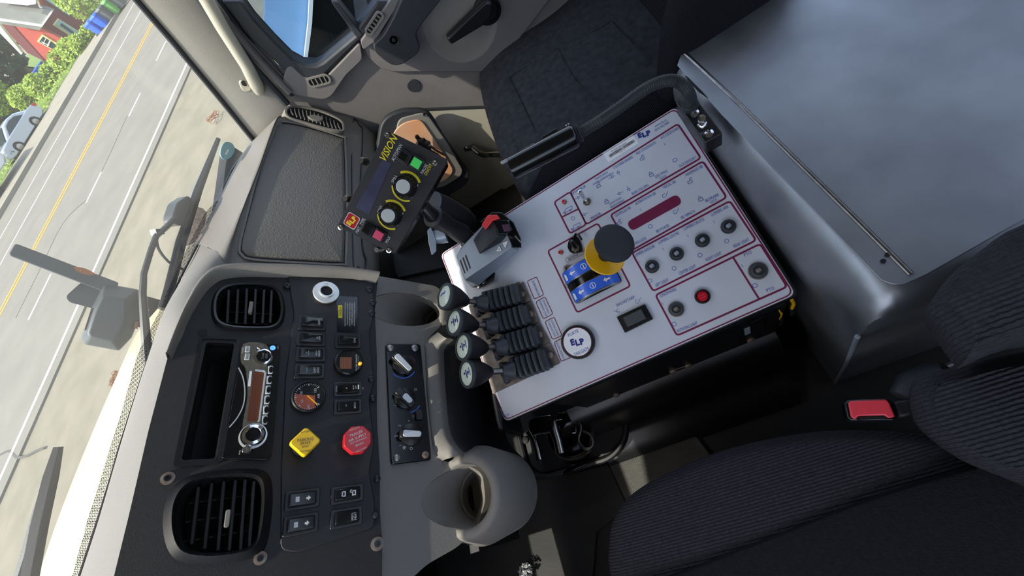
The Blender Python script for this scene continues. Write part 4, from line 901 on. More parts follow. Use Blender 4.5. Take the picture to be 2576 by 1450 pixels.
def halfcup(name, ctr, rin, depth, rim, flare):   # cup tube that follows the sloping face at the back and has a level rolled rim in front
    seg = 48; n, d = DS.N, DS.pl.d; K = [[] for _ in range(8)]
    for i in range(seg):
        a = 2 * math.pi * i / seg; ca, sa = math.cos(a), math.sin(a) * 1.05
        def pt(r, dz, lo=0):
            x, y = ctr[0] + r * ca, ctr[1] + r * sa; zf = (d - n.x * x - n.y * y) / n.z
            return (x, y, (zf - .003 - lo) if zf > ctr[2] else ctr[2] + dz)
        K[0].append((ctr[0] + rin * .82 * ca, ctr[1] + rin * .82 * sa, ctr[2] - depth)); K[1].append((ctr[0] + rin * .97 * ca, ctr[1] + rin * .97 * sa, ctr[2] - .02 if True else 0))
        K[2].append(pt(rin, -.003)); K[3].append(pt(rin + .003, 0, .002)); K[4].append(pt(rin + rim, 0, .006)); K[5].append(pt(rin + rim + .005, -.006, .012))
        K[6].append((ctr[0] + (rin + flare) * ca, ctr[1] + (rin + flare) * sa, ctr[2] - .05)); K[7].append((ctr[0] + (rin + flare * .7) * ca, ctr[1] + (rin + flare * .7) * sa, ctr[2] - depth - .05))
    K[1] = [(x, y, z) for x, y, z in K[1]]
    return link(name, MB().rings(K, True, True), 'dash_grey', ld, smooth=60)
c2 = halfcup('cup_holder', (CA[0], CA[1], ZL - .002), .052, .09, .013, .032)
link('cup_ring', MB().tube([(CA[0] + .045 * math.cos(k * .2618), CA[1] + .047 * math.sin(k * .2618), ZL - .06) for k in range(24)], .003, 6, closed=True), 'dash_grey', c2)
c1 = halfcup('cup_holder', (CBb[0], CBb[1], ZL - .01), .040, .09, .008, .014)
link('cup_ring', MB().tube([(CBb[0] + .035 * math.cos(k * .2618), CBb[1] + .036 * math.sin(k * .2618), ZL - .06) for k in range(24)], .003, 6, closed=True), 'dash_grey', c1)
# shelf lip between the cup holders and the dark recess under it
lipi = [DS.w(*p, 0) for p in dp([(1100, 836), (1068, 862), (1070, 900), (1076, 1000), (1090, 1130), (1112, 1160)])]
lipo = [B(*p, HZ(ZL + .014)) for p in ((1120, 850), (1098, 872), (1096, 905), (1100, 1000), (1112, 1095), (1150, 1148))]
lipd = [p + Vector((0, -.004, -.02)) for p in lipo]; lipe = [p + Vector((0, .01, -.10)) for p in lipo]
link('shelf_lip', MB().grid(crows([[p + Vector((0, .02, -.02)) for p in lipi], lipi, lipo, lipd, lipe], 4, 5)), 'dash_grey', ld, smooth=60)
rc = [p + Vector((0, .003, -.021)) for p in lipo]
rec = [[p for p in rc], [p + Vector((0, -.015, -.03)) for p in rc], [p + Vector((0, -.01, -.22)) for p in rc], [p + Vector((0, .06, -.26)) for p in rc]]
link('recess_cover', MB().grid(crows(rec, 3, 4)), 'black_plastic', ld, smooth=50)
link('lower_skirt', MB().prism([(.0, .50, -.75), (.56, .47, -.75), (.56, .50, -1.02), (.0, .56, -1.02)], 0, .02, up=(0, 1, 0)), 'black_plastic', ld)
link('recess_tray', MB().prism([(.36, .385, -.755), (.19, .395, -.755), (.19, .41, -.88), (.36, .40, -.88)], 0, .012, up=(0, 1, 0)), 'black_satin', ld, bevel=.004)
# ---------------------------------------------------------------- climate control panel
hv = thing('climate_control', 'black climate control panel with three silver-topped knobs', 'control panel', 0, fr=DS)
HH = .006
link('faceplate', MB(DS).prism(roundpoly(dp([(970, 866), (1058, 866), (1086, 1158), (984, 1170)], HH), .006), .0, HH), 'black_gloss', hv, bevel=.0015)
def hknob(c, pa, pb, full=True):
    u, v = DS.at(*c, HH + .008); a = DS.at(*pa, HH + .018); b = DS.at(*pb, HH + .018)
    k = link('rotary_knob', MB(DS).lathe((u, v), [(.021, HH), (.020, HH + .006), (.017, HH + .008)], 32), 'black_satin', hv)
    d = Vector((b[0] - a[0], b[1] - a[1])); n = Vector((-d.y, d.x)).normalized(); A, Bq = Vector(a), Vector(b); dn = d.normalized()
    link('grip_bar', MB(DS).rings([[(p.x, p.y, h) for p in roundpoly2([A - dn * .004 + n * w1, A - dn * .004 - n * w1, Bq + dn * .003 - n * w2, Bq + dn * .003 + n * w2])] for w1, w2, h in ((.010, .008, HH + .004), (.008, .0065, HH + .017))]), 'black_satin', k, bevel=.002)
    A2, B2q = (A, Bq) if full else (A + d * .32, Bq - d * .12)
    link('silver_insert', MB(DS).prism(roundpoly([tuple(A2 + n * .0062), tuple(A2 - n * .0062), tuple(B2q - n * .005), tuple(B2q + n * .005)][::-1], .005), HH + .0165, HH + .019), 'silver_plastic', k, bevel=.001)
    return k, (u, v)
def roundpoly2(P): return [Vector(p) for p in roundpoly([tuple(q) for q in P], .005)]
k, (u, v) = hknob((1016, 916), (996, 893), (1034, 931))
def arcl(c, r, a0, a1, n=14): return [(c[0] + r * math.cos(math.radians(a0 + (a1 - a0) * i / n)), c[1] + r * math.sin(math.radians(a0 + (a1 - a0) * i / n))) for i in range(n + 1)]
link('cold_arc', MB(DS).strip(arcl((u, v), .026, 130, 240), .0018, HH, HH + .0005, closed=False), 'print_blue2' if 'print_blue2' in MATS else 'blue_label', hv)
link('warm_arc', MB(DS).strip(arcl((u, v), .026, -75, -40), .0018, HH, HH + .0005, closed=False), 'maroon', hv)
hknob((1022, 1000), (1005, 982), (1040, 1016), False)
k2, (u, v) = hknob((1038, 1091), (1014, 1090), (1060, 1092))
link('mode_arc', MB(DS).strip(arcl(DS.at(1022, 1000, HH), .030, 190, 235), .0016, HH, HH + .0005, closed=False), 'blue_label', hv)
tx = MB(DS)
for s_, x, y, ht in (('1', 1007, 1121, .004), ('.', 999, 1111, .005), ('2', 996, 1098, .005), ('.', 997, 1085, .005), ('3', 1005, 1072, .005), ('.', 1015, 1064, .005), ('4', 1028, 1060, .004), ('O', 1034, 1129, .005), ('*', 1020, 1127, .011), ('U', 1039, 1048, .004), ('i:', 994, 1020, .005), ('i.', 992, 993, .005), ('D', 1045, 980, .005)):
    tx.text(s_, DS.at(x, y, HH), ht, h=HH + .0006)
link('lettering', tx, 'print_white', hv, smooth=0)
c = DS.at(1055, 1043, HH + .005); link('push_button', MB(DS).prism(rrect(c, .020, .013, .003), HH, HH + .007), 'black_satin', hv, bevel=.0015)
for c in ((982, 877), (1043, 877), (998, 1153), (1070, 1145)):
    u, v, r = disc(c, 8.5, HH); link('screw', MB(DS).lathe((u, v), [(r, HH), (r, HH + .0025), (r * .6, HH + .0035), (r * .35, HH + .0035), (r * .3, HH + .002)], 18), 'rust_steel' if c[0] > 1060 else 'steel', hv)
# ---------------------------------------------------------------- control console
con = thing('control_console', 'white-faced plow control console with maroon outlines standing between the seats', 'console', 0, fr=PN)
def pp(pts, h=0): return fpx(PN, pts, h)
OUT = pp([(1270, 1062), (2003, 741), (1700, 268), (1108, 640)])
full = roundpoly(OUT, .012)
body = roundpoly([(x * 1.0 + (-.002 if x < .1 else .006), y + (-.004 if y < .1 else .003)) for x, y in OUT], .012)
notch = pp([(1242, 992), (1384, 930), (1410, 905), (1300, 716), (1186, 770)])
link('console_box', MB(PN).prism(body, -.045, -.0035), 'black_metal', con, bevel=.003)
link('face_plate', MB(PN).prism(full, -.0035, 0), 'panel_white', con, bevel=.0008)
lw = MB(PN); cx0 = sum(p[0] for p in OUT) / 4; cy0 = sum(p[1] for p in OUT) / 4
lw.strip([(cx0 + (x - cx0) * .990, cy0 + (y - cy0) * .984) for x, y in full], .0022, -.0002, .0004)
def rl_(pts, wd=.0032, r=.006): lw.strip(roundpoly(pp(pts), r), wd, -.0002, .0004)
rl_([(1434, 483), (1705, 312), (1763, 398), (1475, 565)])
rl_([(1394, 509), (1434, 483), (1475, 565), (1434, 588)])
lw.strip(pp([(1415, 546), (1455, 526)]), .003, -.0002, .0004, closed=False)
rl_([(1536, 541), (1768, 406), (1828, 497), (1588, 631)])
rl_([(1590, 637), (1836, 506), (1902, 605), (1643, 733)])
rl_([(1649, 743), (1912, 614), (1980, 722), (1703, 845)])
lw.strip(pp([(1844, 648), (1909, 752)]), .003, -.0002, .0004, closed=False)
rl_([(1378, 632), (1504, 562), (1586, 720), (1452, 787)])
for q in ([(1326, 708), (1350, 697), (1368, 742), (1344, 753)], [(1348, 760), (1371, 747), (1391, 790), (1367, 803)], [(1371, 810), (1394, 798), (1414, 845), (1390, 855)], [(1394, 862), (1420, 848), (1440, 898), (1412, 910)]): rl_(q, .0016, .004)
link('maroon_lines', lw, 'maroon', con, smooth=0)
sb = pp([(1588, 568), (1704, 503)]); d_ = Vector(sb[1]) - Vector(sb[0]); n_ = Vector((-d_.y, d_.x)).normalized() * .0105
link('maroon_slot', MB(PN).prism(roundpoly([tuple(Vector(sb[0]) - n_ - d_ * .05), tuple(Vector(sb[1]) - n_ + d_ * .05), tuple(Vector(sb[1]) + n_ + d_ * .05), tuple(Vector(sb[0]) + n_ - d_ * .05)], .0104, 8), -.0002, .0007), 'maroon', con, smooth=0)
TB = MB(PN); TN = MB(PN)
def plen(c, L): a = PN.at(c[0] - L * .42, c[1] + L * .27); b = PN.at(c[0] + L * .42, c[1] - L * .27); return math.hypot(a[0] - b[0], a[1] - b[1])
for s_, x, y, L in (('ACCESSOIRE', 1684, 335, 52), ('ACCESSORY', 1730, 407, 50), ('AILE COULISSANTE', 1624, 373, 58), ('COLONNE ARRI\u00c8RE', 1567, 409, 57), ('CHASSE NEIGE', 1512.6, 442.5, 38), ('GOUPILLES/REVERSIBLE', 1516.5, 450, 60), ('\u00c9PANDEUR', 1456, 478, 40), ('SPREADER', 1498, 544, 30), ('SNOW PLOW', 1548, 506, 35), ('PIN/REVERSIBLE', 1553, 513, 40), ('REAR COLUMN', 1610, 477, 47), ('SIDE WING', 1663, 438, 35), ('SLIDE', 1668, 446, 18), ('ARRIMAGE SBI', 1745, 430, 49), ('TREUIL SBI', 1683, 465, 36), ('ALIMENTATION SBI', 1623, 500, 58), ('GOUPILLES SBI', 1566, 533, 45), ('IBS PIN LOCK', 1608, 608, 40), ('IBS POWER', 1667, 575, 36), ('IBS WINCH', 1730, 540, 38), ('IBS/FRAME', 1791, 498, 37), ('LOCK', 1795, 506, 18), ('LUMI\u00c8RE GAUCHE', 1620.6, 631.5, 57), ('LUMI\u00c8RE CENTRE', 1682, 598.6, 57), ('LUMI\u00c8RE DROITE', 1745, 564.4, 57), ('LUMI\u00c8RE ARR.', 1811, 530, 50), ('LEFT LIGHT', 1665.5, 711, 36), ('CENTER LIGHT', 1729, 679, 47), ('RIGHT LIGHT', 1795, 645.6, 43), ('REAR LIGHT', 1864.4, 611.4, 42), ('PTO', 1881, 638.4, 20), ('PTO', 1937.6, 728, 20), ('GYROPHARES', 1680.5, 736.7, 45), ('ROTATING LIGHT', 1729, 823, 54), ('BACHE/TARP', 1573.6, 757.7, 50)):
    link('legend', MB(PN).text(s_, PN.at(x, y), .0058 if 'REVERS' not in s_ and s_ not in ('CHASSE NEIGE', 'SNOW PLOW', 'SLIDE', 'LOCK') else .0045, plen((x, y), L)), 'print_blue', con, smooth=0)
link('legend', MB(PN).text('www.elp.ca', PN.at(1661, 310), .0048, plen((1661, 310), 35)), 'print_blue', con, smooth=0); link('legend', MB(PN).text('(819) 983-5000', PN.at(1665, 318), .0048, plen((1665, 318), 42)), 'print_blue', con, smooth=0)
link('legend', MB(PN).text('3LI54', PN.at(1275, 1045), .004, .012), 'print_blue', con, smooth=0)
q2 = math.pi / 2
for s_, x, y, ht, L in (('REVERSIBLE', 1348, 725, .0045, .034), ('AILE (ARRI\u00c8RE)', 1366, 776, .004, .036), ('WING (REAR)', 1374, 772, .004, .032), ('AILE (AVANT)', 1388, 828, .004, .034), ('WING (FRONT)', 1396, 825, .004, .036), ('CHASSE NEIGE', 1410, 884, .004, .038)):
    link('legend', MB(PN).text(s_, PN.at(x, y), ht, L, rot=q2), 'print_blue', con, smooth=0)
for x, y in ((1672, 363), (1612, 528), (1796, 559), (1730, 594), (1668, 627), (1608, 659), (1867, 669), (1667, 764.5)): TB.text('I', PN.at(x, y), .0052)
for x, y in ((1697.6, 403), (1636, 570), (1828, 607), (1760.5, 642.6), (1696, 675.6), (1635, 706.8), (1899, 719), (1696, 816), (1441, 549.6)):
    c = PN.at(x, y); TB.strip([(c[0] + .0036 * math.cos(i * .5236), c[1] + .0036 * math.sin(i * .5236)) for i in range(12)], .0007, -.0002, .0005)
for x, y, o in ((1638, 439.5, 0), (1525.7, 507.5, 0), (1761.8, 501, 0), (1581, 602, 0), (1614.6, 398.4, 1), (1505, 467, 1), (1735, 456.6, 1), (1557, 560, 1)): padlock(TB, PN.at(x, y), .0075, opened=bool(o))
def arrow(c, rot, s=.010):
    c = PN.at(*c); cr, sr = math.cos(rot), math.sin(rot); T = lambda x, y: (c[0] + (x * cr - y * sr) * s, c[1] + (x * sr + y * cr) * s)
    TB.strip([T(-.6, 0), T(.1, 0)], .0006, -.0002, .0005, closed=False); TB.strip([T(.1, .3), T(.6, 0), T(.1, -.3)], .0006, -.0002, .0005)
for x, y, r_ in ((1537.6, 446.7, 0), (1556.5, 436, q2), (1560, 486, math.pi), (1580.4, 474.5, -q2), (1452, 498.7, 0), (1472, 539, math.pi)): arrow((x, y), r_)
for x, y, s_ in ((1671, 492.5, 1), (1698, 533.6, 1), (1602.7, 759, 1), (1555.6, 782.5, -1)):
    c = PN.at(x, y); TB.strip([(c[0] + .0035 * math.cos(a) , c[1] + .0035 * math.sin(a)) for a in [math.radians(40 + i * 30) for i in range(10)]] + [(c[0] + s_ * .009, c[1] + .004)], .0006, -.0002, .0005, closed=False)
# little truck pictograms beside the pilot lamp
for (x, y), sc_ in (((1429, 529), 1), ((1449, 571), 1)):
    c = PN.at(x, y); TB.strip([(c[0] - .011, c[1] - .002), (c[0] + .009, c[1] - .002), (c[0] + .011, c[1] + .004), (c[0] - .004, c[1] + .005), (c[0] - .005, c[1] + .001), (c[0] - .011, c[1] + .001)], .0007, -.0002, .0005)
    for k in (-.008, .004): TB.strip([(c[0] + k + .002 * math.cos(i), c[1] - .003 + .002 * math.sin(i)) for i in range(6)], .0006, -.0002, .0005)
link('printed_symbols', TB, 'print_blue', con, smooth=0, kind='stuff')
def elp(mb, c, s, h=.0005):
    for i, (ch, dx, dy) in enumerate((('E', -.9, .35), ('L', 0, -.1), ('P', .95, -.3))): mb.text(ch, (c[0] + dx * s, c[1] + dy * s), s * 1.15, h=h, bold=.06, rot=-.12)
    return mb
link('logo', elp(TN, PN.at(1620, 338), .0085), 'print_navy', con, smooth=0)
# bar code sticker
bc = link('barcode_sticker', MB(PN).prism(pp([(1515.6, 386.4), (1591.5, 337.8), (1606, 360.6), (1530.8, 409)]), 0, .0004), 'white', con, smooth=0)
bars = MB(PN); a = Vector(pp([(1533, 394)])[0]); b = Vector(pp([(1596, 354)])[0]); dd = b - a; nn = Vector((-dd.y, dd.x)).normalized() * .0032; x = 0; random.seed(3)
while x < 1:
    w_ = random.choice((.008, .014, .02)); p0, p1 = a + dd * x, a + dd * min(1, x + w_); bars.prism([tuple(p0 - nn), tuple(p1 - nn), tuple(p1 + nn), tuple(p0 + nn)], .0004, .0006); x += w_ + random.choice((.008, .014))
link('barcode', bars, 'deep_black', bc, smooth=0)
link('lettering', MB(PN).text('GR-EP8-TMD-BJ45', PN.at(1556, 371), .0030, plen((1556, 371), 45), h=.0006).text('MADE IN QC', PN.at(1566, 381), .0016, .012, h=.0006), 'print_dark', bc, smooth=0)
# rubber booted toggles
def boot(c, r, m='rubber', rim=None):
    c = PN.at(*c, .006); k = link('booted_toggle', MB(PN).lathe(c, [(r, 0), (r, .004), (r * .86, .008), (r * .62, .0095), (r * .5, .0078), (r * .42, .0078)], 28), m, con)
    link('toggle_tip', MB(PN).rings([[(x, y, h) for x, y in rrect(c, w_, w_ * .8, w_ * .3, .2)] for w_, h in ((r * .75, .0076), (r * .6, .0125), (r * .4, .0138))]), 'grey_paint' if rim is None else 'rust_steel', k, bevel=.0006)
    if rim: link('ring_nut', MB(PN).lathe(c, [(r * 1.12, 0), (r * 1.12, .0025), (r * .95, .003)], 28), 'rust_steel', k)
for c in ((1833, 569), (1767, 604), (1702, 638), (1640, 670)): boot(c, .0125)
boot((1908, 681), .0135, 'housing_grey', 1); boot((1701, 778), .0125, 'housing_grey', 1)
c = PN.at(1767, 746, .005); k = link('pilot_lamp', MB(PN).lathe(c, [(.013, 0), (.013, .006), (.0105, .008), (.0095, .006)], 30), 'black_satin', con)
link('lamp_lens', MB(PN).lathe(c, [(.0095, .005), (.0085, .0085), (.004, .0095)], 24), 'led_red', k)
link('lens_marks', MB(PN).box((c[0], c[1] + .002, .0097), (.010, .0012, .0004)).box((c[0], c[1] - .002, .0097), (.010, .0012, .0004)), 'pink_red', k, smooth=0)
for c in ((1418.5, 507.8), (1410, 635)):
    c = PN.at(*c, .003); k = link('indicator_led', MB(PN).lathe(c, [(.0055, 0), (.0055, .002), (.0046, .0025)], 20), 'steel', con); link('led_dome', MB(PN).lathe(c, [(.0045, .002), (.004, .005), (.002, .0066)], 18), 'led_red', k)
# chrome toggle
cb = PN.w(*PN.at(1477, 508, .002), 0); ct = PN.w(*PN.at(1456.5, 480, .040), .040)
k = link('chrome_toggle', MB(PN).lathe(PN.at(1477, 508, .002), [(.0085, 0), (.0085, .003), (.006, .0032), (.006, .008), (.004, .010)], 8), 'chrome', con)
link('lever', MB().axis(cb + PN.N * .006, ct, [(0, .0026), (.2, .0032), (.85, .0048), (.97, .0046), (1, .003)], 16), 'chrome', k)
# hoist selector with black rubber flag
c = PN.at(1446, 620, .004)
k = link('guarded_toggle', MB(PN).prism(smoothloop([(c[0] + x, c[1] + y) for x, y in ((-.011, -.010), (.008, -.016), (.014, .0), (.012, .018), (-.002, .020), (-.014, .006))], 4), 0, .004), 'black_gloss', con, bevel=.001)
link('hex_nut', MB(PN).lathe((c[0], c[1] - .005), [(.009, .004), (.009, .007), (.006, .0075)], 6), 'steel', k)
link('lever', MB().axis(PN.w(c[0], c[1] - .004, .005), PN.w(c[0] + .002, c[1] + .006, .028), [(0, .004), (.9, .0045), (1, .003)], 14), 'black_gloss', k)
link('guard_hook', MB(PN).tube([(c[0] + .006, c[1] + .018, .006), (c[0] + .014, c[1] + .020, .010), (c[0] + .018, c[1] + .016, .012), (c[0] + .019, c[1] + .002, .012)], .0022, 8), 'black_gloss', k)
link('hoist_frame', MB(PN).strip(rrect(PN.at(1458, 638), .062, .010, .004, .0), .0006, -.0002, .0005), 'print_dark', con, smooth=0)
link('hoist_lettering', MB(PN).text('BENNE / HOIST', PN.at(1458, 638), .006, .052), 'print_dark', con, smooth=0)
dg = MB(PN)
for pts in ([(1427, 676), (1423, 722), (1459, 742)], [(1546, 668), (1543, 690)], [(1432, 690), (1440, 686)]): dg.strip(pp(pts), .0006, -.0002, .0005, closed=False)
link('diagram_lines', dg, 'print_dark', con, smooth=0)
# hoist joystick
jc = pp([(1488, 700)])[0]; JU = Vector((1, 0)); 
def jl(x, y): return (jc[0] + x, jc[1] + y)
j = link('hoist_joystick', MB(PN).prism(roundpoly([jl(-.050, -.034), jl(.050, -.034), jl(.050, .036), jl(-.050, .036)], .006), 0, .004), 'deep_black', con)
def arch(y0, y1, r0, r1, z0=-.012, a0=28, a1=152, n=14):
    mb = MB(PN); R = []
    for i in range(n + 1):
        a = math.radians(a1 + (a0 - a1) * i / n); R.append([(jc[0] + r0 * math.cos(a), jc[1] + y0, z0 + r0 * math.sin(a) * .75), (jc[0] + r1 * math.cos(a), jc[1] + y0, z0 + r1 * math.sin(a) * .75), (jc[0] + r1 * math.cos(a), jc[1] + y1, z0 + r1 * math.sin(a) * .75), (jc[0] + r0 * math.cos(a), jc[1] + y1, z0 + r0 * math.sin(a) * .75)])
    return mb.rings([r[::-1] for r in R])
link('guide_arch', arch(.008, .034, .040, .054), 'steel', j); link('guide_arch', arch(-.034, -.008, .040, .054), 'steel', j)
link('blue_label', arch(.0095, .0325, .054, .0548), 'blue_label', j); link('blue_label', arch(-.0325, -.0095, .054, .0548), 'blue_label', j)
link('slot_slide', arch(-.008, .008, .030, .044), 'black_gloss', j)
mk = MB(PN)
for yc in (.021, -.021):
    for ang, kind in ((90, 'ring'), (118, 'arrow'), (141, 'truck'), (60, 'arrow')):
        a = math.radians(ang); R0 = .0556; x = R0 * math.cos(a); z = -.012 + R0 * math.sin(a) * .75
        T = Vector((math.sin(a), 0, -math.cos(a) * .75)).normalized()
        def Q(s, t): return (jc[0] + x + T.x * s, jc[1] + yc + t, z + T.z * s + .0003)
        if kind == 'ring':
            for rr in range(12):
                a1_, a2_ = rr * .5236, (rr + 1) * .5236; mk.add([Q(.0062 * math.cos(a1_), .0062 * math.sin(a1_)), Q(.0062 * math.cos(a2_), .0062 * math.sin(a2_)), Q(.0050 * math.cos(a2_), .0050 * math.sin(a2_)), Q(.0050 * math.cos(a1_), .0050 * math.sin(a1_))], [(3, 2, 1, 0)])
            mk.add([Q(-.0008, -.004), Q(.0008, -.004), Q(.0008, .004), Q(-.0008, .004)], [(0, 1, 2, 3)])
        elif kind == 'arrow': mk.add([Q(.007, .0015), Q(-.001, .002), Q(-.001, .005), Q(-.007, 0), Q(-.001, -.005), Q(-.001, -.002), Q(.007, -.0015)], [(6, 5, 4, 3, 2, 1, 0)][::-1])
        else: mk.add([Q(-.003, -.007), Q(.004, -.007), Q(.004, .003), Q(.001, .007), Q(-.003, .005)], [(0, 1, 2, 3, 4)])
link('white_marks', mk, 'white', j, smooth=0)
for c in ((1427, 676), (1539, 698), (1459, 742)):
    c = PN.at(*c, .003); link('spacer_screw', MB(PN).lathe(c, [(.0075, 0), (.0075, .005), (.0055, .006), (.0035, .006), (.003, .003)], 20), 'rust_steel', j)
yb = PN.w(*PN.at(1497, 668, .035), .030); yt = PN.w(*PN.at(1521, 642, .075), .072); kt = PN.w(*PN.at(1543, 612, .12), .115)
link('yellow_sleeve', MB().axis(yb, yt, [(0, .012), (.25, .014), (.6, .017), (.8, .024), (.9, .036), (.97, .0375), (1, .036), (1.0, .012)], 32, True, True), 'yellow', j)
link('shaft', MB().axis(yt - (yt - yb) * .1, kt, [(0, .012), (.3, .011), (.31, .009), (1, .009)], 20), 'steel', j)
kd = (kt - yb).normalized()
link('shaft_collar', MB().axis(yt, yt + kd * .028, [(0, .0125), (1, .0125)], 20), 'black_satin', j)
link('black_knob', MB().axis(kt - kd * .012, kt + kd * .008, [(0, .010), (.25, .030), (.6, .0345), (.85, .034), (.97, .030), (1, .022)], 36), 'rubber', j)
# tailgate push pad
c = PN.at(1452.8, 860.8, .008); a = PN.at(1452.8 + 38, 860.8 - 22, .008); r = math.hypot(a[0] - c[0], a[1] - c[1]) * .97
k = link('tailgate_pad', MB(PN).lathe(c, [(r, 0), (r, .009), (r * .96, .011), (r * .88, .0112), (r * .86, .010)], 44), 'black_satin', con)
link('pad_face', MB(PN).lathe(c, [(r * .865, .009), (r * .85, .0106)], 44), 'white', k)
link('pad_ring', MB(PN).strip([(c[0] + r * .84 * math.cos(i * .13), c[1] + r * .84 * math.sin(i * .13)) for i in range(48)], .0009, .0106, .0111), 'maroon', k, smooth=0)
link('logo', elp(MB(PN), c, .0095, .0110), 'print_navy', k, smooth=0)
link('lettering', MB(PN).text('PORTE', (c[0] + .000, c[1] + .019), .0062, .023, h=.0110).text('TAILGATE', (c[0], c[1] - .020), .0062, .032, h=.0110), 'print_blue', k, smooth=0)
# tarp rocker
tp = pp([(1551, 798), (1622, 765), (1643, 803), (1572, 838)], .006); k = link('tarp_switch', MB(PN).prism(roundpoly(tp, .002), 0, .006), 'black_satin', con, bevel=.001)
m_ = [sum(p[i] for p in tp) / 4 for i in (0, 1)]
def shr(k1, k2, dx=0): u_ = Vector(tp[1]) - Vector(tp[0]); v_ = Vector(tp[0]) - Vector(tp[3]); M_ = Vector(m_); return [M_ + u_ * (s1 * k1 / 2 + dx) + v_ * (s2 * k2 / 2) for s1, s2 in ((-1, -1), (1, -1), (1, 1), (-1, 1))]
link('switch_well', MB(PN).prism([tuple(p) for p in shr(.78, .66)], .006, .0063), 'deep_black', k)
q = shr(.66, .6); link('rocker', MB(PN).rings([[(p.x, p.y, .006) for p in q], [(q[i].x, q[i].y, (.009, .016, .016, .009)[i]) for i in range(4)]]), 'housing_grey', k, bevel=.001)
# steel strip and lever bank
stl = pp([(1284, 726), (1306, 707), (1318, 712), (1408, 915), (1398, 922), (1250, 990), (1238, 992), (1232, 968)], .002)
bank = link('lever_base', MB(PN).prism(pp([(1180, 770), (1306, 709), (1408, 915), (1240, 992)], .0), 0, .002), 'plate_steel', con, bevel=.0006)
BT0 = [(1200, 766), (1224, 822), (1248, 876), (1270, 936)]; BT1 = [(1302, 738), (1324, 790), (1348, 844), (1372, 902)]
plates = [[(1290, 726), (1316, 709), (1336, 755), (1308, 770)], [(1311, 772), (1337, 757), (1358, 809), (1330, 822)], [(1333, 824), (1357, 810), (1384, 860), (1356, 873)], [(1358, 875), (1384, 862), (1409, 914), (1384, 925)]]
KC = [(1120, 746), (1144, 811), (1166, 873), (1176, 941)]
KS = [(1176, 759), (1200, 820), (1224, 876), (1236, 936)]
labels = ['', '', '', '']
for i in range(4):
    lv = link('plow_lever', MB(PN).prism(roundpoly(pp(plates[i], .003), .002), .002, .0042), 'plate_steel', con, bevel=.0006)
    cc = plates[i]; sx = sum(p[0] for p in cc) / 4 + 1; sy = sum(p[1] for p in cc) / 4
    link('plate_bolt', MB(PN).lathe(PN.at(sx, sy, .006), [(.0062, .004), (.0062, .0065), (.003, .008)], 16), 'rust_steel', lv)
    a = Vector(PN.at(*BT0[i], .03)); b = Vector(PN.at(*BT1[i], .02)); d = (b - a); L = d.length; d.normalize(); n = Vector((-d.y, d.x)); hw = .0235
    prof = [(-.04, .0, .8), (-.04, .010, .85)]
    R = []; steps = [(-.22, .004, .96), (-.20, .012, 1.0), (-.13, .016, .98), (-.12, .022, .86), (-.02, .030, .84), (-.01, .036, .72), (.10, .040, .70)]
    # bellows running back: alternating ribs
    for q_ in range(6):
        t0 = .22 + q_ * .125; hh = .046 - q_ * .0035; R_ = [(t0, hh - .006, .86), (t0 + .03, hh + .002, 1.0), (t0 + .085, hh + .001, 1.0), (t0 + .115, hh - .007, .86)]; steps += R_
    steps += [(1.02, .018, .9), (1.05, .004, .85)]
    for t_, h_, wk in steps:
        p = a + d * (L * t_); w2 = hw * wk
        R.append([(p.x + n.x * w2, p.y + n.y * w2, .0), (p.x + n.x * w2, p.y + n.y * w2, h_ * .55), (p.x + n.x * w2 * .82, p.y + n.y * w2 * .82, h_ * .92), (p.x + n.x * w2 * .3, p.y + n.y * w2 * .3, h_), (p.x - n.x * w2 * .3, p.y - n.y * w2 * .3, h_), (p.x - n.x * w2 * .82, p.y - n.y * w2 * .82, h_ * .92), (p.x - n.x * w2, p.y - n.y * w2, h_ * .55), (p.x - n.x * w2, p.y - n.y * w2, .0)])
    link('rubber_boot', MB(PN).rings([r_[::-1] for r_ in R]), 'boot_rubber', lv, bevel=.0012, smooth=50)
    # collar, stem and knob, leaning towards the dash and up
    s0 = PN.w(*PN.at(BT0[i][0] + 16, BT0[i][1] - 3, .045), .040); kc = PN.w(*PN.at(*KC[i], .118), .118); ks = PN.w(*PN.at(*KS[i], .072), .072)
    link('boot_collar', MB().axis(s0, s0 + (ks - s0).normalized() * .022, [(0, .0185), (.35, .016), (.7, .0125), (1, .011)], 22), 'boot_rubber', lv)
    link('stem', MB().axis(s0, ks + (kc - ks) * .1, [(0, .007), (1, .0058)], 16), 'steel', lv)
    up = (kc - ks).normalized(); Lk = (kc - ks).length
    link('knob', MB().axis(ks, kc, [(0, .0085), (.06, .011), (.25, .0165), (.5, .0225), (.75, .0262), (.93, .0272), (1, .0268)], 36, True, False), 'black_plastic', lv, smooth=60)
    link('knob_ring', MB().axis(kc - up * .002, kc + up * .003, [(0, .0272), (.6, .0272), (1, .0262), (1, .0218), (.3, .0212)], 40, False, False), 'housing_grey', lv)
    link('knob_face', MB().axis(kc - up * .001, kc + up * .002, [(0, .0218), (.8, .0216), (1, .019)], 40), 'knob_face', lv)
    kf = Frame(kc + up * .0022, PN.U, up); mk = MB(kf)
    if i == 0:
        mk.strip([(-.012, .008), (-.004, .009), (.002, .006)], .003, 0, .0005, closed=False); mk.prism([(.001, .003), (.008, .007), (.004, .010)], 0, .0005)
    else:
        mk.box((.0, .000, .0003), (.0022, .016, .0006)); mk.prism([(.004, .004), (.011, .000), (.004, -.004)][::-1], 0, .0006); mk.box((.012, 0, .0003), (.002, .015, .0006)); mk.box((-.006, .003, .0003), (.004, .004, .0005))
    link('knob_symbol', mk, 'print_blue' if i == 0 else 'print_navy', lv, smooth=0)
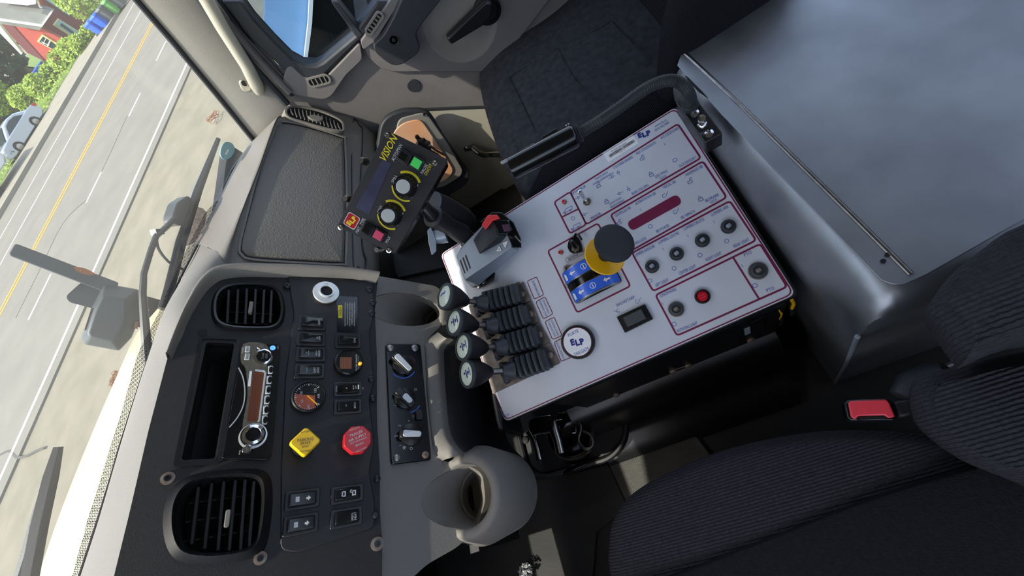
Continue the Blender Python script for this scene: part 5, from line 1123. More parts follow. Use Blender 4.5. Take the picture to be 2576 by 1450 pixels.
    link('knob_lens', MB().axis(kc + up * .0022, kc + up * .0075, [(0, .0215), (.5, .0195), (.85, .013), (1, .005)], 36, False, True), 'lens_glass', lv, smooth=80)
# console lower box, bolts, vents
CX = .206
lb_ = MB().add([(x, y, z) for x, y, z in ((.212, .30, -.80), (.60, .30, -.72), (.60, -.172, -.72), (.212, -.172, -.80), (.225, .27, -1.195), (.59, .27, -1.195), (.59, -.165, -1.195), (.225, -.165, -1.195))], [(0, 3, 2, 1)[::-1], (4, 5, 6, 7)[::-1], (0, 4, 7, 3)[::-1], (0, 1, 5, 4)[::-1], (1, 2, 6, 5)[::-1], (2, 3, 7, 6)[::-1]])
link('console_pedestal', lb_, 'black_metal', con, bevel=.008)
SD = Frame((.2205, 0, -.9), (0, -1, 0), (-1, 0, -.03))
def sdp(pts, h=0): return fpx(SD, pts, h)
for c in ((1548, 988), (1690, 928), (1728, 914), (1885, 849)):
    c = SD.at(*c); k = link('side_bolt', MB(SD).lathe(c, [(.012, 0), (.012, .003), (.008, .004), (.008, .009), (.004, .011)], 12), 'rust_steel', con)
link('weld_line', MB(SD).tube([SD.at(1692, 926) + (.004,), SD.at(1726, 915) + (.004,)], .0025, 6), 'rust_steel', con)
link('cable_bracket', MB(SD).prism(sdp([(1868, 822), (1882, 816), (1884, 832), (1870, 838)]), 0, .006), 'grey_paint', con)
link('bracket_tab', MB(SD).prism(sdp([(1885, 806), (1925, 788), (1928, 830), (1918, 834), (1914, 802), (1890, 812)]), 0, .006), 'black_gloss', con, bevel=.001)
for pts in ([(1955, 778), (1970, 772), (1968, 818), (1958, 820)], [(1990, 752), (2000, 748), (1996, 792), (1986, 796)]):
    k = link('side_slot', MB(SD).prism(sdp(pts), .0, .001), 'deep_black', con, smooth=0); m_ = [(pts[0][0] + pts[1][0]) / 2, (pts[0][1] + pts[1][1]) / 2 + 14]
    link('yellow_wire', MB(SD).tube([SD.at(m_[0] - 5, m_[1] - 12, .003) + (.003,), SD.at(m_[0] + 2, m_[1], .003) + (.003,), SD.at(m_[0] - 3, m_[1] + 12, .003) + (.003,)], .003, 6), 'yellow', k)
# ---------------------------------------------------------------- trailer brake controller
bf0 = [(1150, 655), (1153, 650), (1158, 633), (1232, 534), (1258, 533), (1292, 560), (1300, 588), (1312, 620), (1203, 718), (1188, 722), (1168, 705)]
bk = thing('brake_controller', 'grey wedge-shaped brake controller with red lever on the console corner', 'controller', PN.w(*PN.at(1230, 630, .03), .0))
H0 = .055
def bp_(pts, h): return [PN.w(x, y, h) for x, y in fpx(PN, pts, h)]
def loft(layers, name, m, par, bevel=.001, smooth=35):
    mb = MB(); R = [bp_(p, h) for p, h in layers]
    nn = Vector((0, 0, 0)); r0_ = R[-1]
    for i in range(len(r0_)): nn += r0_[i].cross(r0_[(i + 1) % len(r0_)])
    if nn.dot(PN.N) < 0: R = [r[::-1] for r in R]
    mb.rings(R); return link(name, mb, m, par, bevel=bevel, smooth=smooth)
top_ = [(1148, 645), (1163, 619), (1236, 545), (1290, 600), (1287, 624), (1170, 706), (1158, 678)]
low_ = [(1158, 650), (1172, 624), (1240, 552), (1306, 612), (1306, 632), (1205, 718), (1186, 724)]
loft([([(x * .9 + 123, y * .9 + 65) for x, y in low_], .006), (low_, .02), (top_, .052), ([(x * .985 + 18.2, y * .985 + 9.5) for x, y in top_], .056)], 'controller_body', 'grey_paint', bk, .0015)
loft([([(1205, 560), (1238, 534), (1262, 534), (1292, 560), (1310, 600), (1312, 624), (1290, 624), (1275, 590), (1240, 560)], .012), ([(1205, 560), (1238, 534), (1262, 534), (1292, 560), (1310, 600), (1312, 624), (1290, 624), (1275, 590), (1240, 560)], .058)], 'end_cover', 'black_gloss', bk, .0015)
loft([([(1190, 605), (1225, 560), (1262, 560), (1282, 590), (1262, 612), (1207, 640)], .054), ([(1195, 598), (1228, 552), (1248, 556), (1256, 575), (1253, 598), (1207, 638)], .072), ([(1215, 578), (1232, 556), (1244, 560), (1250, 572), (1240, 590), (1222, 602)], .078)], 'raised_hump', 'rubber', bk, .0015)
loft([([(1248, 552), (1282, 552), (1292, 578), (1278, 592), (1255, 594)], .056), ([(1246, 554), (1276, 554), (1288, 578), (1275, 588), (1253, 590)], .080)], 'display_window', 'black_gloss', bk, .001)
loft([([(1262, 566), (1280, 564), (1286, 580), (1268, 584)], .080), ([(1262, 566), (1280, 564), (1286, 580), (1268, 584)], .0806)], 'display_glass', 'print_dark', bk, 0)
loft([([(1212, 567), (1228, 544), (1252, 542), (1260, 552), (1240, 558), (1224, 580)], .072), ([(1211, 566), (1227, 541), (1250, 540), (1258, 550), (1240, 555), (1222, 578)], .088)], 'red_lever', 'red_bright', bk, .0018)
for i in range(3): loft([([(1156 + i * 6.8, 656 - i * 6), (1159 + i * 6.8, 653 - i * 6), (1171 + i * 6.8, 687 - i * 6), (1168 + i * 6.8, 689 - i * 6)], .056), ([(1156 + i * 6.8, 656 - i * 6), (1159 + i * 6.8, 653 - i * 6), (1171 + i * 6.8, 687 - i * 6), (1168 + i * 6.8, 689 - i * 6)], .0565)], 'body_slot', 'black_satin', bk, 0)
for pts, g_ in (([(1248, 633), (1256, 618), (1262, 631)], '+'), ([(1264, 611), (1278, 606), (1271, 624)], '-')):
    k = loft([(pts, .056), (pts, .0585)], 'arrow_button', 'white', bk, .0006)
    c = PN.at(sum(p[0] for p in pts) / 3, sum(p[1] for p in pts) / 3, .0588); link('lettering', MB(PN).text(g_, c, .006, h=.0590), 'print_dark', k, smooth=0)
link('lettering', MB(PN).text('BRAKE FORCE', PN.at(1303, 602, .0584), .0028, .020, rot=q2 + .3, h=.0586), 'print_white', bk, smooth=0)
loft([([(1188, 724), (1200, 706), (1240, 684), (1246, 688), (1243, 706), (1216, 722)], .001), ([(1188, 724), (1200, 706), (1240, 684), (1246, 688), (1243, 706), (1216, 722)], .010)], 'mount_bracket', 'black_satin', bk, .001)
for c in ((1204, 720), (1216, 709), (1160, 618)): link('mount_screw', MB(PN).lathe(PN.at(*c, .012), [(.006, .009), (.005, .013), (.002, .014)], 14), 'steel', bk)
# ---------------------------------------------------------------- black spreader control box on ball mount
VQ = [Vector(p) for p in ((.493, .397, -.366), (.569, .243, -.331), (.513, .187, -.395), (.436, .341, -.430))]
vc = sum(VQ, Vector()) / 4; vu = (VQ[1] - VQ[0] + VQ[2] - VQ[3]).normalized(); vn = (VQ[3] - VQ[0]).cross(VQ[1] - VQ[0]).normalized(); vn = vn if vn.dot(-vc) > 0 else -vn
VS = Frame(vc, vu, vn)
vb = thing('spreader_control_box', 'black control box with yellow dials, green and red buttons, held on a ball mount', 'control box', 0, fr=VS)
def vp(pts, h=0): return fpx(VS, pts, h)
vo = roundpoly(vp([(847, 570), (972, 327), (1128, 402), (993, 641)]), .006)
mx_ = sum(p[0] for p in vo) / len(vo); my_ = sum(p[1] for p in vo) / len(vo)
link('box_body', MB(VS).rings([[(mx_ + (x - mx_) * k, my_ + (y - my_) * k, h) for x, y in vo] for k, h in ((.86, -.050), (.92, -.046), (.98, -.004))]), 'black_gloss', vb, bevel=.003)
link('face_plate', MB(VS).prism(vo, -.004, 0), 'bezel_black', vb, bevel=.001)
for c in ((858, 572), (974, 340), (1094, 410), (979, 630)): 
    k = link('cap_screw', MB(VS).lathe(VS.at(*c), [(.0048, 0), (.0045, .002), (.0028, .0024), (.0022, .001)], 16), 'chrome', vb)
link('display', MB(VS).prism(vp([(895, 521), (963, 402), (985, 411), (928, 541)]), 0, .0005), 'lcd', vb, smooth=0)
VT = MB(VS); VY = MB(VS)
def vt(mb, s_, c, ht, L, **k): mb.text(s_, VS.at(*c), ht, L, **k)
vt(VY, 'VISION', (978, 371), .0115, .042, bold=.012, shear=.3)
for s_, c, ht, L in (('AUTO/MAN', (998, 384), .0055, .028), ('SPIN.', (992, 450), .0050, .013), ('CONV.', (956, 526), .0050, .014), ('MAT.  TYPE', (907, 568), .0055, .027), ('PAUSE', (1067, 425), .0050, .016), ('MAX', (976, 603), .0050, .012), ('+', (1050, 467), .005, .005), ('-', (1035, 495), .004, .004), ('+', (1013, 538), .005, .005), ('-', (999, 565), .004, .004)): vt(VT, s_, c, ht, L)
VO = MB(VS); vt(VO, 'ON/OFF', (1077, 427), .0052, .019); link('yellow_lettering', VO, 'yellow_print', vb, smooth=0)
for c in ((1020, 470), (983, 542)):
    u, v = VS.at(*c, .004)
    for rr_, a_0, a_1, w_ in ((.0228, -42, 52, .0038), (.0222, 117, 224, .0024)): link('dial_arc', MB(VS).strip(arcl((u, v), rr_, a_0, a_1), w_, 0, .0005, closed=False), 'yellow_print', vb, smooth=0)
    k = link('dial', MB(VS).lathe((u, v), [(.0178, 0), (.0178, .003), (.0165, .005), (.015, .014), (.0132, .0155)], 36), 'black_satin', vb)
    link('dial_grip', MB(VS).rings([[(u + (r_ + .0009 * math.cos(i * math.pi / 2 * 1.0)) * math.cos(i * math.pi / 24), v + (r_ + .0009 * math.cos(i * math.pi / 2)) * math.sin(i * math.pi / 24), h) for i in range(48)] for r_, h in ((.0165, .003), (.0155, .0152))]), 'black_gloss', k, smooth=30)
    link('dial_cap', MB(VS).lathe((u, v), [(.0108, .015), (.0108, .0168), (.0100, .0174)], 36), 'silver_plastic', k)
link('yellow_lettering', VY, 'yellow_print', vb, smooth=0); link('white_lettering', VT, 'print_white', vb, smooth=0)
def vswitch(c, m_):
    u, v = VS.at(*c, .005); k = link('panel_switch', MB(VS).prism(rrect((u, v), .019, .020, .002), 0, .005), 'black_plastic', vb, bevel=.001)
    link('switch_rocker', MB(VS).prism(rrect((u, v), .014, .0145, .001), .005, .0085), m_, k, bevel=.001)
vswitch((1016, 395), 'black_gloss'); vswitch((1048, 411), 'green'); vswitch((924, 578), 'black_gloss'); vswitch((953, 592), 'pink_red')
lg = link('logo_badge', MB(VS).prism(rrect(VS.at(885, 556), .0225, .021, .004), 0, .0005), 'white', vb, smooth=0)
link('badge_field', MB(VS).prism(rrect(VS.at(885, 556), .0205, .019, .0035), .0005, .0009), 'red', lg, smooth=0)
link('badge_letters', elp(MB(VS), VS.at(885, 556), .0062, .0012), 'yellow_print', lg, smooth=0)
for p in ((912, 405), (872, 500), (950, 628)): 
    link('cable_gland', MB(VS).lathe(VS.at(*p, -.02), [(.0065, -.034), (.006, -.020), (.004, -.014)], 12), 'steel', vb)
mt = thing('ball_mount', 'black double ball arm with grey wing nut carrying the black control box', 'mount', PN.w(*PN.at(1150, 600), 0))
m0 = VS.w(.01, -.02, -.05); m1 = D(1090, 545, .80); m2 = D(1168, 592, .90); m3 = PN.w(*PN.at(1185, 600), -.02)
link('upper_ball', MB().axis(m0, m1, [(0, .018), (.3, .012), (.7, .012), (1, .016)], 18), 'black_satin', mt)
link('clamp_arm', MB().axis(m1 - (m2 - m1) * .1, m2, [(0, .010), (.08, .022), (.5, .018), (.92, .022), (1, .012)], 20), 'black_plastic', mt)
link('clamp_arm', MB().axis(D(1085, 515, .86), D(1175, 565, .95), [(0, .03), (.3, .034), (.8, .034), (1, .028)], 20), 'black_plastic', mt)
link('lower_ball', MB().axis(m2, PN.w(*PN.at(1200, 630), -.03), [(0, .018), (1, .02)], 18), 'black_satin', mt)
wk_ = mt
wkn = link('wing_knob', MB().axis(D(1122, 590, .87), D(1092, 598, .87), [(0, .018), (.5, .017), (1, .014)], 16), 'grey_paint', mt, label='grey wing knob')
kf = facing(D(1088, 612, .86)); link('knob_wing', MB(kf).prism(roundpoly(fpx(kf, [(1075, 580), (1084, 572), (1090, 585), (1097, 605), (1098, 632), (1086, 643), (1078, 610)]), .003), -.012, .006), 'grey_paint', wkn, bevel=.002)
# ---------------------------------------------------------------- lamp on flexible neck
lf = Frame(B(1735, 285, HZ(-.60)), (-.995, .0, .1), (-.12, 0, .99))
lamp = thing('gooseneck_lamp', 'black gooseneck map lamp on a small black box behind the console', 'lamp', 0, fr=lf)
lo_ = fpx(lf, [(1699, 257), (1740, 233), (1818, 335), (1773, 360)])
link('lamp_base', MB(lf).prism(roundpoly(lo_, .003), -.035, 0), 'black_satin', lamp, bevel=.002)
for c in ((1748, 286), (1784, 337)): link('base_screw', MB(lf).lathe(lf.at(*c), [(.0072, 0), (.0068, .003), (.003, .0045), (.002, .003)], 16), 'chrome', lamp)
c = lf.at(1766, 306, .012); link('dimmer_stud', MB(lf).lathe(c, [(.0075, 0), (.0075, .004), (.0058, .0045), (.0058, .016), (.0065, .017), (.0060, .022), (.002, .0225)], 20), 'chrome', lamp)
b0 = lf.w(*lf.at(1738, 266, .004), 0)
link('neck_collar', MB().axis(b0, b0 + Vector((0, .005, .03)), [(0, .0135), (.35, .0135), (.4, .012), (.9, .0115), (1, .0100)], 20), 'rubber', lamp)
ZL_ = [(1738, 262, -.585), (1737, 245, -.55), (1722, 218, -.52), (1695, 203, -.505), (1660, 207, -.495), (1620, 226, -.49), (1570, 262, -.485), (1520, 297, -.48), (1480, 322, -.48), (1452, 338, -.48)]
neck = [B(x, y, HZ(z)) for x, y, z in ZL_]; ns = [Vector(p) for p in smoothloop([tuple(p) for p in neck], 14, False)]
link('flexible_neck', MB().tube(ns, [.0082 + (.0011 if i % 2 else 0) for i in range(len(ns))], 14), 'rubber', lamp, smooth=50)
hd0, hd1 = B(1462, 333, HZ(-.48)), B(1287, 424, HZ(-.47)); hd = hd1 - hd0
link('head_collar', MB().axis(hd0, hd0 + hd * .09, [(0, .011), (.2, .0145), (.45, .012), (.6, .0155), (.8, .013), (1, .016)], 20), 'rubber', lamp)
link('lamp_head', MB().axis(hd0 + hd * .08, hd1, [(0, .0165), (.03, .0185), (.97, .0185), (1, .0175)], 28), 'black_gloss', lamp)
hz = hd.normalized(); side = hz.cross(Vector((0, 0, 1))).normalized(); side = side if side.y < 0 else -side
lfr = Frame(hd0 + hd * .62 + side * .017 + Vector((0, 0, .006)), hd, (side + Vector((0, 0, .45))).normalized())
link('lens_slot', MB(lfr).prism(rrect((0.028, 0), .062, .010, .002), 0, .0015), 'silver_plastic', lamp)
link('slide_switch', MB(lfr).prism(rrect((-.032, .002), .026, .010, .001), -.002, .003), 'black_satin', lamp, bevel=.001)
link('head_screw', MB(lfr).lathe((-.062, .000), [(.004, 0), (.0035, .0025), (.001, .003)], 12), 'steel', lamp)
# ---------------------------------------------------------------- aluminium engine cover box
AZ = -.61; AY = -.235
al = thing('aluminium_box', 'large bare aluminium box with rounded edges between the two seats', 'box', (.4, -.5, -1.2))
x0, x1, yb_ = .108, .655, -1.05
def sect(x, fx, n=7):                      # front profile: floor, up, broad round over, back
    s = [(x, -.238, -1.195), (x, -.222, -.95), (x, -.197, -.70)]
    for i in range(1, n + 1):
        a = math.pi / 2 * i / n; s.append((x, -.197 - .045 * (1 - math.cos(a)), -.70 + .09 * math.sin(a)))
    s += [(x, y, AZ) for y in (-.28, -.34, -.45, yb_)]
    return [Vector((p[0] + fx * max(0, min(1, (-.2 - p[1]) / .14)) * .085, p[1], p[2])) for p in s]
rows = []
R_ = .045
def shell():
    mb = MB(); cols = []
    # left side drop, left rounded edge, top, right rounded edge, right drop
    for k, (dx, dz) in enumerate(((-.0, -.055), (.002, -.03), (.010, -.012), (.024, -.002), (.05, 0))): cols.append((x0 + dx, dz))
    cols += [(.25, 0), (.45, 0)]
    for dx, dz in ((.07, 0), (.05, -.002), (.03, -.008), (.012, -.022), (.0, -.045), (-.0, -.55)): cols.append((x1 - dx, dz))
    out = []
    for x, dz in cols:
        rr = 0 if dz < -.5 else 1
        col = sect(x, max(0, (x - .3) / (x1 - .3))); zmax = AZ + dz
        col = [Vector((p.x + ((-1.195 - 0) * 0), p.y, min(p.z, zmax))) for p in col]; out.append(col)
    return mb.grid(out[::-1])
link('box_shell', shell(), 'aluminium', al, bevel=0, smooth=50)
link('side_panel', MB().prism([(x0 + .001, y, z) for y, z in ((-.238, -1.195), (-.222, -.95), (-.199, -.70), (-.212, -.668), (-.30, -.66), (-1.05, -.66), (-1.05, -1.195))], 0, .004, up=(1, 0, 0)), 'aluminium', al, smooth=0)
tz = AZ + .0018
ts = [B(*p, HZ(tz)) for p in ((1704, 165), (1716, 132), (1850, -60), (2250, -600), (3200, -200), (3000, 300), (2576, 552), (2330, 692), (2275, 716), (2245, 716), (2216, 706), (1975, 455), (1808, 282))]
link('top_sheet', MB().prism([tuple(p) for p in ts], -.001, .0012, up=(0, 0, 1)), 'aluminium', al, bevel=.0006, smooth=30)
cr_ = [B(*p, HZ(tz + .001)) for p in ((1722, 133), (1860, 262), (2000, 400), (2150, 548), (2292, 690))]
link('pressed_crease', MB().tube([Vector(p) - Vector((0, 0, .0015)) for p in smoothloop([tuple(p) for p in cr_], 4, False)], .004, 8), 'steel', al, smooth=60)
link('sheet_gap', MB().prism([B(*p, HZ(tz + .0016)) for p in ((1722, 190), (1732, 196), (1768, 232), (1782, 248), (1758, 232), (1734, 206))], -.0004, .0006, up=(0, 0, 1)), 'deep_black', al, smooth=0)
link('corner_weld', MB().tube([Vector((x0, -.196, -.70)), Vector((x0, -.2215, -.95)), Vector((x0, -.238, -1.19))], [.0035, .003, .003], 8), 'grey_paint', al)
for p in ((2222, 657), (2233, 641)):
    q = B(*p, HZ(tz + .002)); link('rivet_hole', MB(Frame(q, (1, 0, 0), (0, 0, 1))).lathe((0, 0), [(.0028, -.0005), (.0028, .0006)], 10), 'deep_black', al)
# ---------------------------------------------------------------- passenger seat
ps = thing('passenger_seat', 'black cloth passenger seat behind the console, beside the far door', 'seat', (.95, -.1, -1.2))
SZ = HZ(-.72)
so_ = [B(*p, SZ) for p in ((1197, 178), (1202, 235), (1222, 310), (1258, 405), (1320, 492), (1420, 440), (1560, 345), (1690, 262), (1725, 190), (1790, 40), (1850, -120), (1560, -160), (1400, 8), (1300, 70), (1225, 120))]
sl_ = [Vector(p) for p in smoothloop([tuple(p) for p in so_], 5)]
link('seat_cushion', pillow(MB(), sl_, (0, 0, 1), 0, -.15, .035, .022), 'fabric_pass', ps, smooth=60)
bo = [B(*p, HZ(-.714)) for p in ((1325, 492), (1378, 398), (1480, 330), (1600, 262), (1700, 186), (1740, 215), (1700, 275), (1560, 360), (1430, 450), (1345, 500))]
link('side_bolster', pillow(MB(), [Vector(p) for p in smoothloop([tuple(p) for p in bo], 4)], (0, 0, 1), .008, -.16, .02, .006), 'fabric_pass_side', ps, smooth=60)
def seam(pts, z, par, r=.0012, m='fabric_pass'):
    link('seam', MB().tube([Vector(p) for p in smoothloop([tuple(B(*p, HZ(z))) for p in pts], 4, False)], r, 6), m, par)
seam([(1280, 195), (1310, 255), (1345, 330)], -.702, ps); seam([(1402, 120), (1440, 190), (1495, 262)], -.6975, ps); seam([(1275, 195), (1340, 158), (1402, 120)], -.7, ps)
seam([(1410, 112), (1480, 85), (1535, 52)], -.698, ps); seam([(1535, 52), (1580, 100), (1625, 150)], -.699, ps); seam([(1372, 400), (1480, 330), (1600, 258), (1690, 190)], -.703, ps, .0015)
link('seat_base', MB().prism([(.68, .10, -1.2), (1.12, .10, -1.2), (1.12, -.35, -1.2), (.68, -.35, -1.2)], 0, .34, up=(0, 0, 1)), 'black_plastic', ps, bevel=.02)
bk0 = Vector((.93, -.30, -.60))
bf = Frame(bk0, (1, 0, 0), (0, .96, .28))
bl = smoothloop([(-.24, -.12), (-.26, .1), (-.25, .45), (-.18, .6), (0, .64), (.18, .6), (.25, .45), (.26, .1), (.24, -.12), (0, -.14)], 4)
link('backrest', pillow(MB(), [bf.w(x, y, -.06) for x, y in bl], bf.N, .05, -.08, .05, .01), 'fabric_pass_side', ps, smooth=60)
for s_ in (-1, 1):
    q = smoothloop([(s_ * .27, -.1), (s_ * .285, .2), (s_ * .26, .48), (s_ * .2, .46), (s_ * .19, .1), (s_ * .2, -.08)], 4)
    link('back_bolster', pillow(MB(), [bf.w(x, y, 0) for x, y in q], bf.N, .07, -.1, .04, .015), 'fabric_pass_side', ps, smooth=60)
# ---------------------------------------------------------------- driver seat
dsn = thing('driver_seat', 'black ribbed cloth driver seat in the near corner', 'seat', (-.25, 0, -1.2))
DZ = HZ(-.76)
do = [B(*p, DZ) for p in ((1520, 1450), (1518, 1380), (1528, 1318), (1575, 1248), (1690, 1180), (1850, 1122), (2030, 1086), (2200, 1078), (2420, 1100), (2700, 1180))]
do = [tuple(p) for p in do] + [(-.12, -.45, -.76), (-.40, -.46, -.76), (-.53, -.30, -.76), (-.53, .15, -.76), (-.44, .29, -.76), (-.2, .30, -.76)]
link('seat_cushion', pillow(MB(), [Vector(p) for p in smoothloop(do, 5)], (0, 0, 1), 0, -.15, .04, .02), 'fabric_driver', dsn, smooth=60)
ins = [B(*p, HZ(-.745)) for p in ((1560, 1520), (1760, 1420), (1950, 1345), (2180, 1255), (2370, 1195), (2576, 1145), (2700, 1180), (2700, 1500), (2400, 1700), (1800, 1700))]
link('seat_insert', pillow(MB(), [Vector(p) for p in smoothloop([tuple(p) for p in ins], 4)], (0, 0, 1), .012, -.04, .012, .004), 'fabric_bolster', dsn, smooth=60)
lb2 = [B(*p, HZ(-.60)) for p in ((2292, 985), (2310, 945), (2400, 920), (2576, 880), (2900, 850), (3000, 1100), (2900, 1350), (2700, 1290), (2576, 1225), (2420, 1160), (2320, 1080), (2296, 1030))]
link('backrest_bolster', pillow(MB(), [Vector(p) for p in smoothloop([tuple(p) for p in lb2], 4)], (0, .25, 1), .02, -.16, .045, .01), 'fabric_driver', dsn, smooth=60)
ub = [B(*p, HZ(-.50)) for p in ((2334, 775), (2345, 750), (2390, 690), (2450, 640), (2576, 560), (2900, 480), (2900, 780), (2576, 850), (2440, 905), (2425, 900), (2380, 840))]
link('backrest', pillow(MB(), [Vector(p) for p in smoothloop([tuple(p) for p in ub], 4)], (0, .25, 1), .02, -.10, .03, .01), 'fabric_driver', dsn, smooth=60)
link('seat_suspension', MB().prism([(-.42, .18, -1.2), (-.06, .18, -1.2), (-.06, -.35, -1.2), (-.42, -.35, -1.2)], 0, .30, up=(0, 0, 1)), 'black_plastic', dsn, bevel=.02)
link('seat_hose', MB().tube([B(*p, HZ(-.82)) for p in ((2270, 1000), (2290, 965), (2340, 945), (2400, 940))], [.016, .018, .018, .016], 14), 'boot_rubber', dsn)
link('recline_bar', MB().tube([B(*p, HZ(-.68)) for p in ((2385, 935), (2410, 925), (2435, 918))], .011, 12), 'steel', dsn)
# ---------------------------------------------------------------- seat belt buckle
bz_ = HZ(-.655); bq = lambda pts, z: [B(*p, HZ(z)) for p in pts]
bu = thing('seat_belt_buckle', 'seat belt buckle with red release button beside the driver seat', 'buckle', B(2190, 1030, bz_) - Vector((0, 0, .03)))
bo_ = [(2124, 1015), (2132, 1006), (2232, 1000), (2244, 1012), (2258, 1052), (2250, 1060), (2140, 1060), (2130, 1050)]
link('buckle_shell', MB().prism([tuple(p) for p in bq(bo_, -.66)], -.022, 0, up=(0, 0, 1)), 'black_gloss', bu, bevel=.002)
link('release_button', MB().prism([tuple(p) for p in bq([(2132, 1014), (2138, 1010), (2228, 1006), (2236, 1016), (2250, 1050), (2234, 1054), (2224, 1046), (2158, 1048), (2152, 1056), (2140, 1052)], -.66)], 0, .004, up=(0, 0, 1)), 'buckle_red', bu, bevel=.0015)
link('tongue_slot', MB().prism([tuple(p) for p in bq([(2160, 1050), (2222, 1046), (2230, 1054), (2156, 1058)], -.66)], 0, .001, up=(0, 0, 1)), 'deep_black', bu, smooth=0)
link('buckle_stalk', MB().prism([tuple(p) for p in bq([(2246, 1010), (2300, 1002), (2320, 1040), (2262, 1052)], -.665)], -.012, 0, up=(0, 0, 1)), 'black_plastic', bu, bevel=.003)
# ---------------------------------------------------------------- floor pieces
FZ = -1.2
rm_ = thing('ribbed_floor_pad', 'ribbed black rubber pad on the floor by the driver seat', 'floor mat', B(1650, 1130, HZ(FZ)))
mq = [B(*p, HZ(FZ + .016)) for p in ((1526, 1166), (1706, 1040), (1792, 1150), (1650, 1262), (1582, 1280))]
link('pad_base', MB().prism([tuple(p) for p in mq], -.014, -.002, up=(0, 0, 1)), 'pad_grey', rm_, bevel=.002)
a, b, c, d = mq[0], mq[1], mq[2], mq[4]; rb = MB()
for i in range(44):
    t_ = (i + .5) / 44; p0 = a + (d - a) * t_ + (b - a) * .01; p1 = b + (c - b) * t_ - (b - a) * .01; w_ = (d - a).normalized() * .0011
    rb.prism([tuple(p0 - w_), tuple(p1 - w_), tuple(p1 + w_), tuple(p0 + w_)], -.002, .0006, up=(0, 0, 1))
link('rubber_ribs', rb, 'pad_grey', rm_, smooth=0, kind='stuff')
fm = [B(*p, HZ(FZ + .02)) for p in ((1180, 1120), (1330, 1210), (1440, 1190), (1530, 1165), (1582, 1280), (1500, 1340), (1480, 1600), (1100, 1700), (1060, 1400))]
tag(link('driver_floor_mat', MB().prism([tuple(p) for p in fm], -.018, 0, up=(0, 0, 1)), 'floor_vinyl', bevel=.004), 'smooth black floor mat in the driver foot area', 'floor mat')
hm = [B(*p, HZ(-1.13)) for p in ((1500, 1090), (1640, 1010), (1705, 1030), (1560, 1140), (1500, 1150))]
tag(link('floor_bracket_plate', MB().prism([tuple(p) for p in [B(*p, HZ(-1.17)) for p in ((1535, 1110), (1560, 1082), (1700, 1020), (1712, 1040), (1532, 1168), (1520, 1140))]], -.03, 0, up=(0, 0, 1)), 'pad_grey', bevel=.004), 'textured black floor plate with an orange plug beside the ribbed pad', 'floor plate')
q = B(1586, 1072, HZ(-1.168)); tag(link('orange_plug', MB(Frame(q, (1, 0, 0), (0, 0, 1))).lathe((0, 0), [(.010, 0), (.011, .006), (.007, .012), (.002, .013)], 9), 'rust'), 'small rusty orange plug on the floor plate', 'plug')
# floor tray with chrome cup bracket
ty = thing('console_tray', 'black plastic tray at the foot of the console, holding the chrome bracket', 'tray', B(1400, 1110, HZ(-1.12)) - Vector((0, 0, .05)))
tz_ = -1.10; to = roundpoly([tuple(B(*p, HZ(tz_))) for p in ((1282, 1020), (1300, 990), (1420, 960), (1560, 1010), (1575, 1090), (1540, 1150), (1360, 1205), (1320, 1180))], .04, 5)
link('tray_floor', MB().prism(to, -.09, -.02, up=(0, 0, 1)), 'black_plastic', ty, bevel=.006)
link('tray_rim', MB().tube([Vector(p) + Vector((0, 0, -.015)) for p in to], .008, 8, closed=True), 'black_plastic', ty)
link('latch_clip', MB().prism([tuple(B(*p, HZ(tz_ + .01))) for p in ((1415, 1190), (1432, 1172), (1478, 1160), (1480, 1168), (1420, 1196))], -.012, 0, up=(0, 0, 1)), 'black_gloss', ty, bevel=.002)
link('tray_bolt', MB(Frame(B(1322, 1108, HZ(tz_ - .018)), (1, 0, 0), (0, 0, 1))).lathe((0, 0), [(.010, 0), (.010, .004), (.006, .006)], 14), 'deep_black', ty)
CBZ = -1.0
ch = thing('chrome_bracket', 'polished two-pronged chrome bracket with a looped band standing in the tray', 'bracket', B(1400, 1090, HZ(CBZ)) - Vector((0, 0, .07)))
cb = lambda pts, z: [B(*p, HZ(z)) for p in pts]
link('yoke', MB().prism([tuple(p) for p in roundpoly([tuple(p) for p in cb([(1328, 1062), (1338, 1050), (1385, 1042), (1398, 1062), (1402, 1085), (1380, 1090), (1352, 1094), (1334, 1100)], CBZ)], .008)], -.03, 0, up=(0, 0, 1)), 'chrome', ch, bevel=.005)
link('prong', MB().tube(cb([(1334, 1085), (1345, 1105), (1352, 1130), (1358, 1158)], CBZ - .01), [.013, .0095, .0085, .009], 14), 'chrome', ch)
link('prong', MB().tube(cb([(1390, 1060), (1396, 1085), (1404, 1110), (1411, 1142)], CBZ - .0), [.015, .014, .012, .0125], 14), 'chrome', ch)
cc = B(1435, 1095, HZ(CBZ - .04)); 
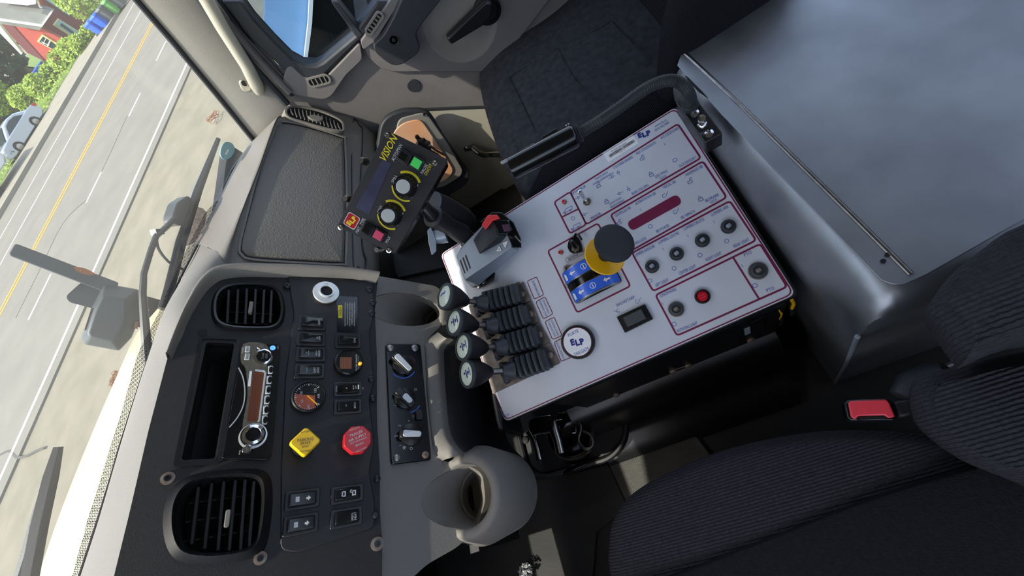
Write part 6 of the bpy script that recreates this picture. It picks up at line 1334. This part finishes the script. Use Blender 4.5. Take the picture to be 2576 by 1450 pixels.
link('round_cup', MB(Frame(cc, (1, 0, 0), (.1, -.2, .95))).lathe((0, 0), [(.045, -.05), (.055, -.01), (.058, .01), (.053, .012), (.05, -.02), (.03, -.035)], 32, True, True), 'black_gloss', ch, smooth=50)
link('spring_band', MB(Frame(cc, (1, 0, 0), (.1, -.2, .95))).lathe((0, 0), [(.0585, -.012), (.060, -.012), (.060, .006), (.0585, .006)], 36, False, False), 'steel', ch)
link('band_loop', MB().tube([Vector(p) for p in smoothloop([tuple(p) for p in cb([(1450, 1055), (1462, 1075), (1456, 1110), (1475, 1130), (1492, 1120), (1486, 1095), (1468, 1085)], CBZ)], 5, False)], .004, 8), 'steel', ch)
for p in ((1408, 1049), (1444, 1082)):
    f_ = Frame(B(*p, HZ(CBZ + .002)), (1, -.3, 0), (.1, -.2, .95)); link('lug', MB(f_).prism(rrect((0, 0), .018, .012, .003), -.006, .004), 'chrome', ch, bevel=.001)
# vinyl hump under console front and floor ridges
hp = thing('floor_hump', 'shiny black vinyl hump bulging out under the console side', 'floor cover', (.2, .12, -1.2))
hr_ = [[Vector((x, y, z)) for x, z in ((.23, -.98), (.195, -1.0), (.180, -1.04), (.172, -1.10), (.165, -1.145), (.12, -1.165), (.09, -1.19))] for y in (.33, .27, .2, .1, 0, -.1, -.16)]
link('vinyl_cover', MB().grid(crows(hr_, 3, 3)[::-1]), 'black_satin', hp, smooth=60)
rg = MB()
for i in range(7):
    p = [B(1190 + i * 12, 520 + i * 8, HZ(-1.19)), B(1120 + i * 14, 620 + i * 10, HZ(-1.19))]; rg.tube(p, .006, 6)
tag(link('passenger_floor_mat', MB().prism([tuple(B(*p, HZ(-1.185))) for p in ((1100, 500), (1210, 470), (1310, 480), (1340, 520), (1180, 660), (1000, 700), (940, 560))], -.014, 0, up=(0, 0, 1)), 'floor_vinyl', bevel=.004), 'dark ridged rubber mat on the passenger side floor', 'floor mat')
link('mat_ridges', rg, 'floor_vinyl', bpy.data.objects['passenger_floor_mat'])
tag(link('torn_foam', foliage(MB(), B(1322, 1438, HZ(-1.15)), .018, 120, .005), 'print_white', smooth=0), 'scrap of torn white foam on the floor at the bottom edge', 'foam scrap')
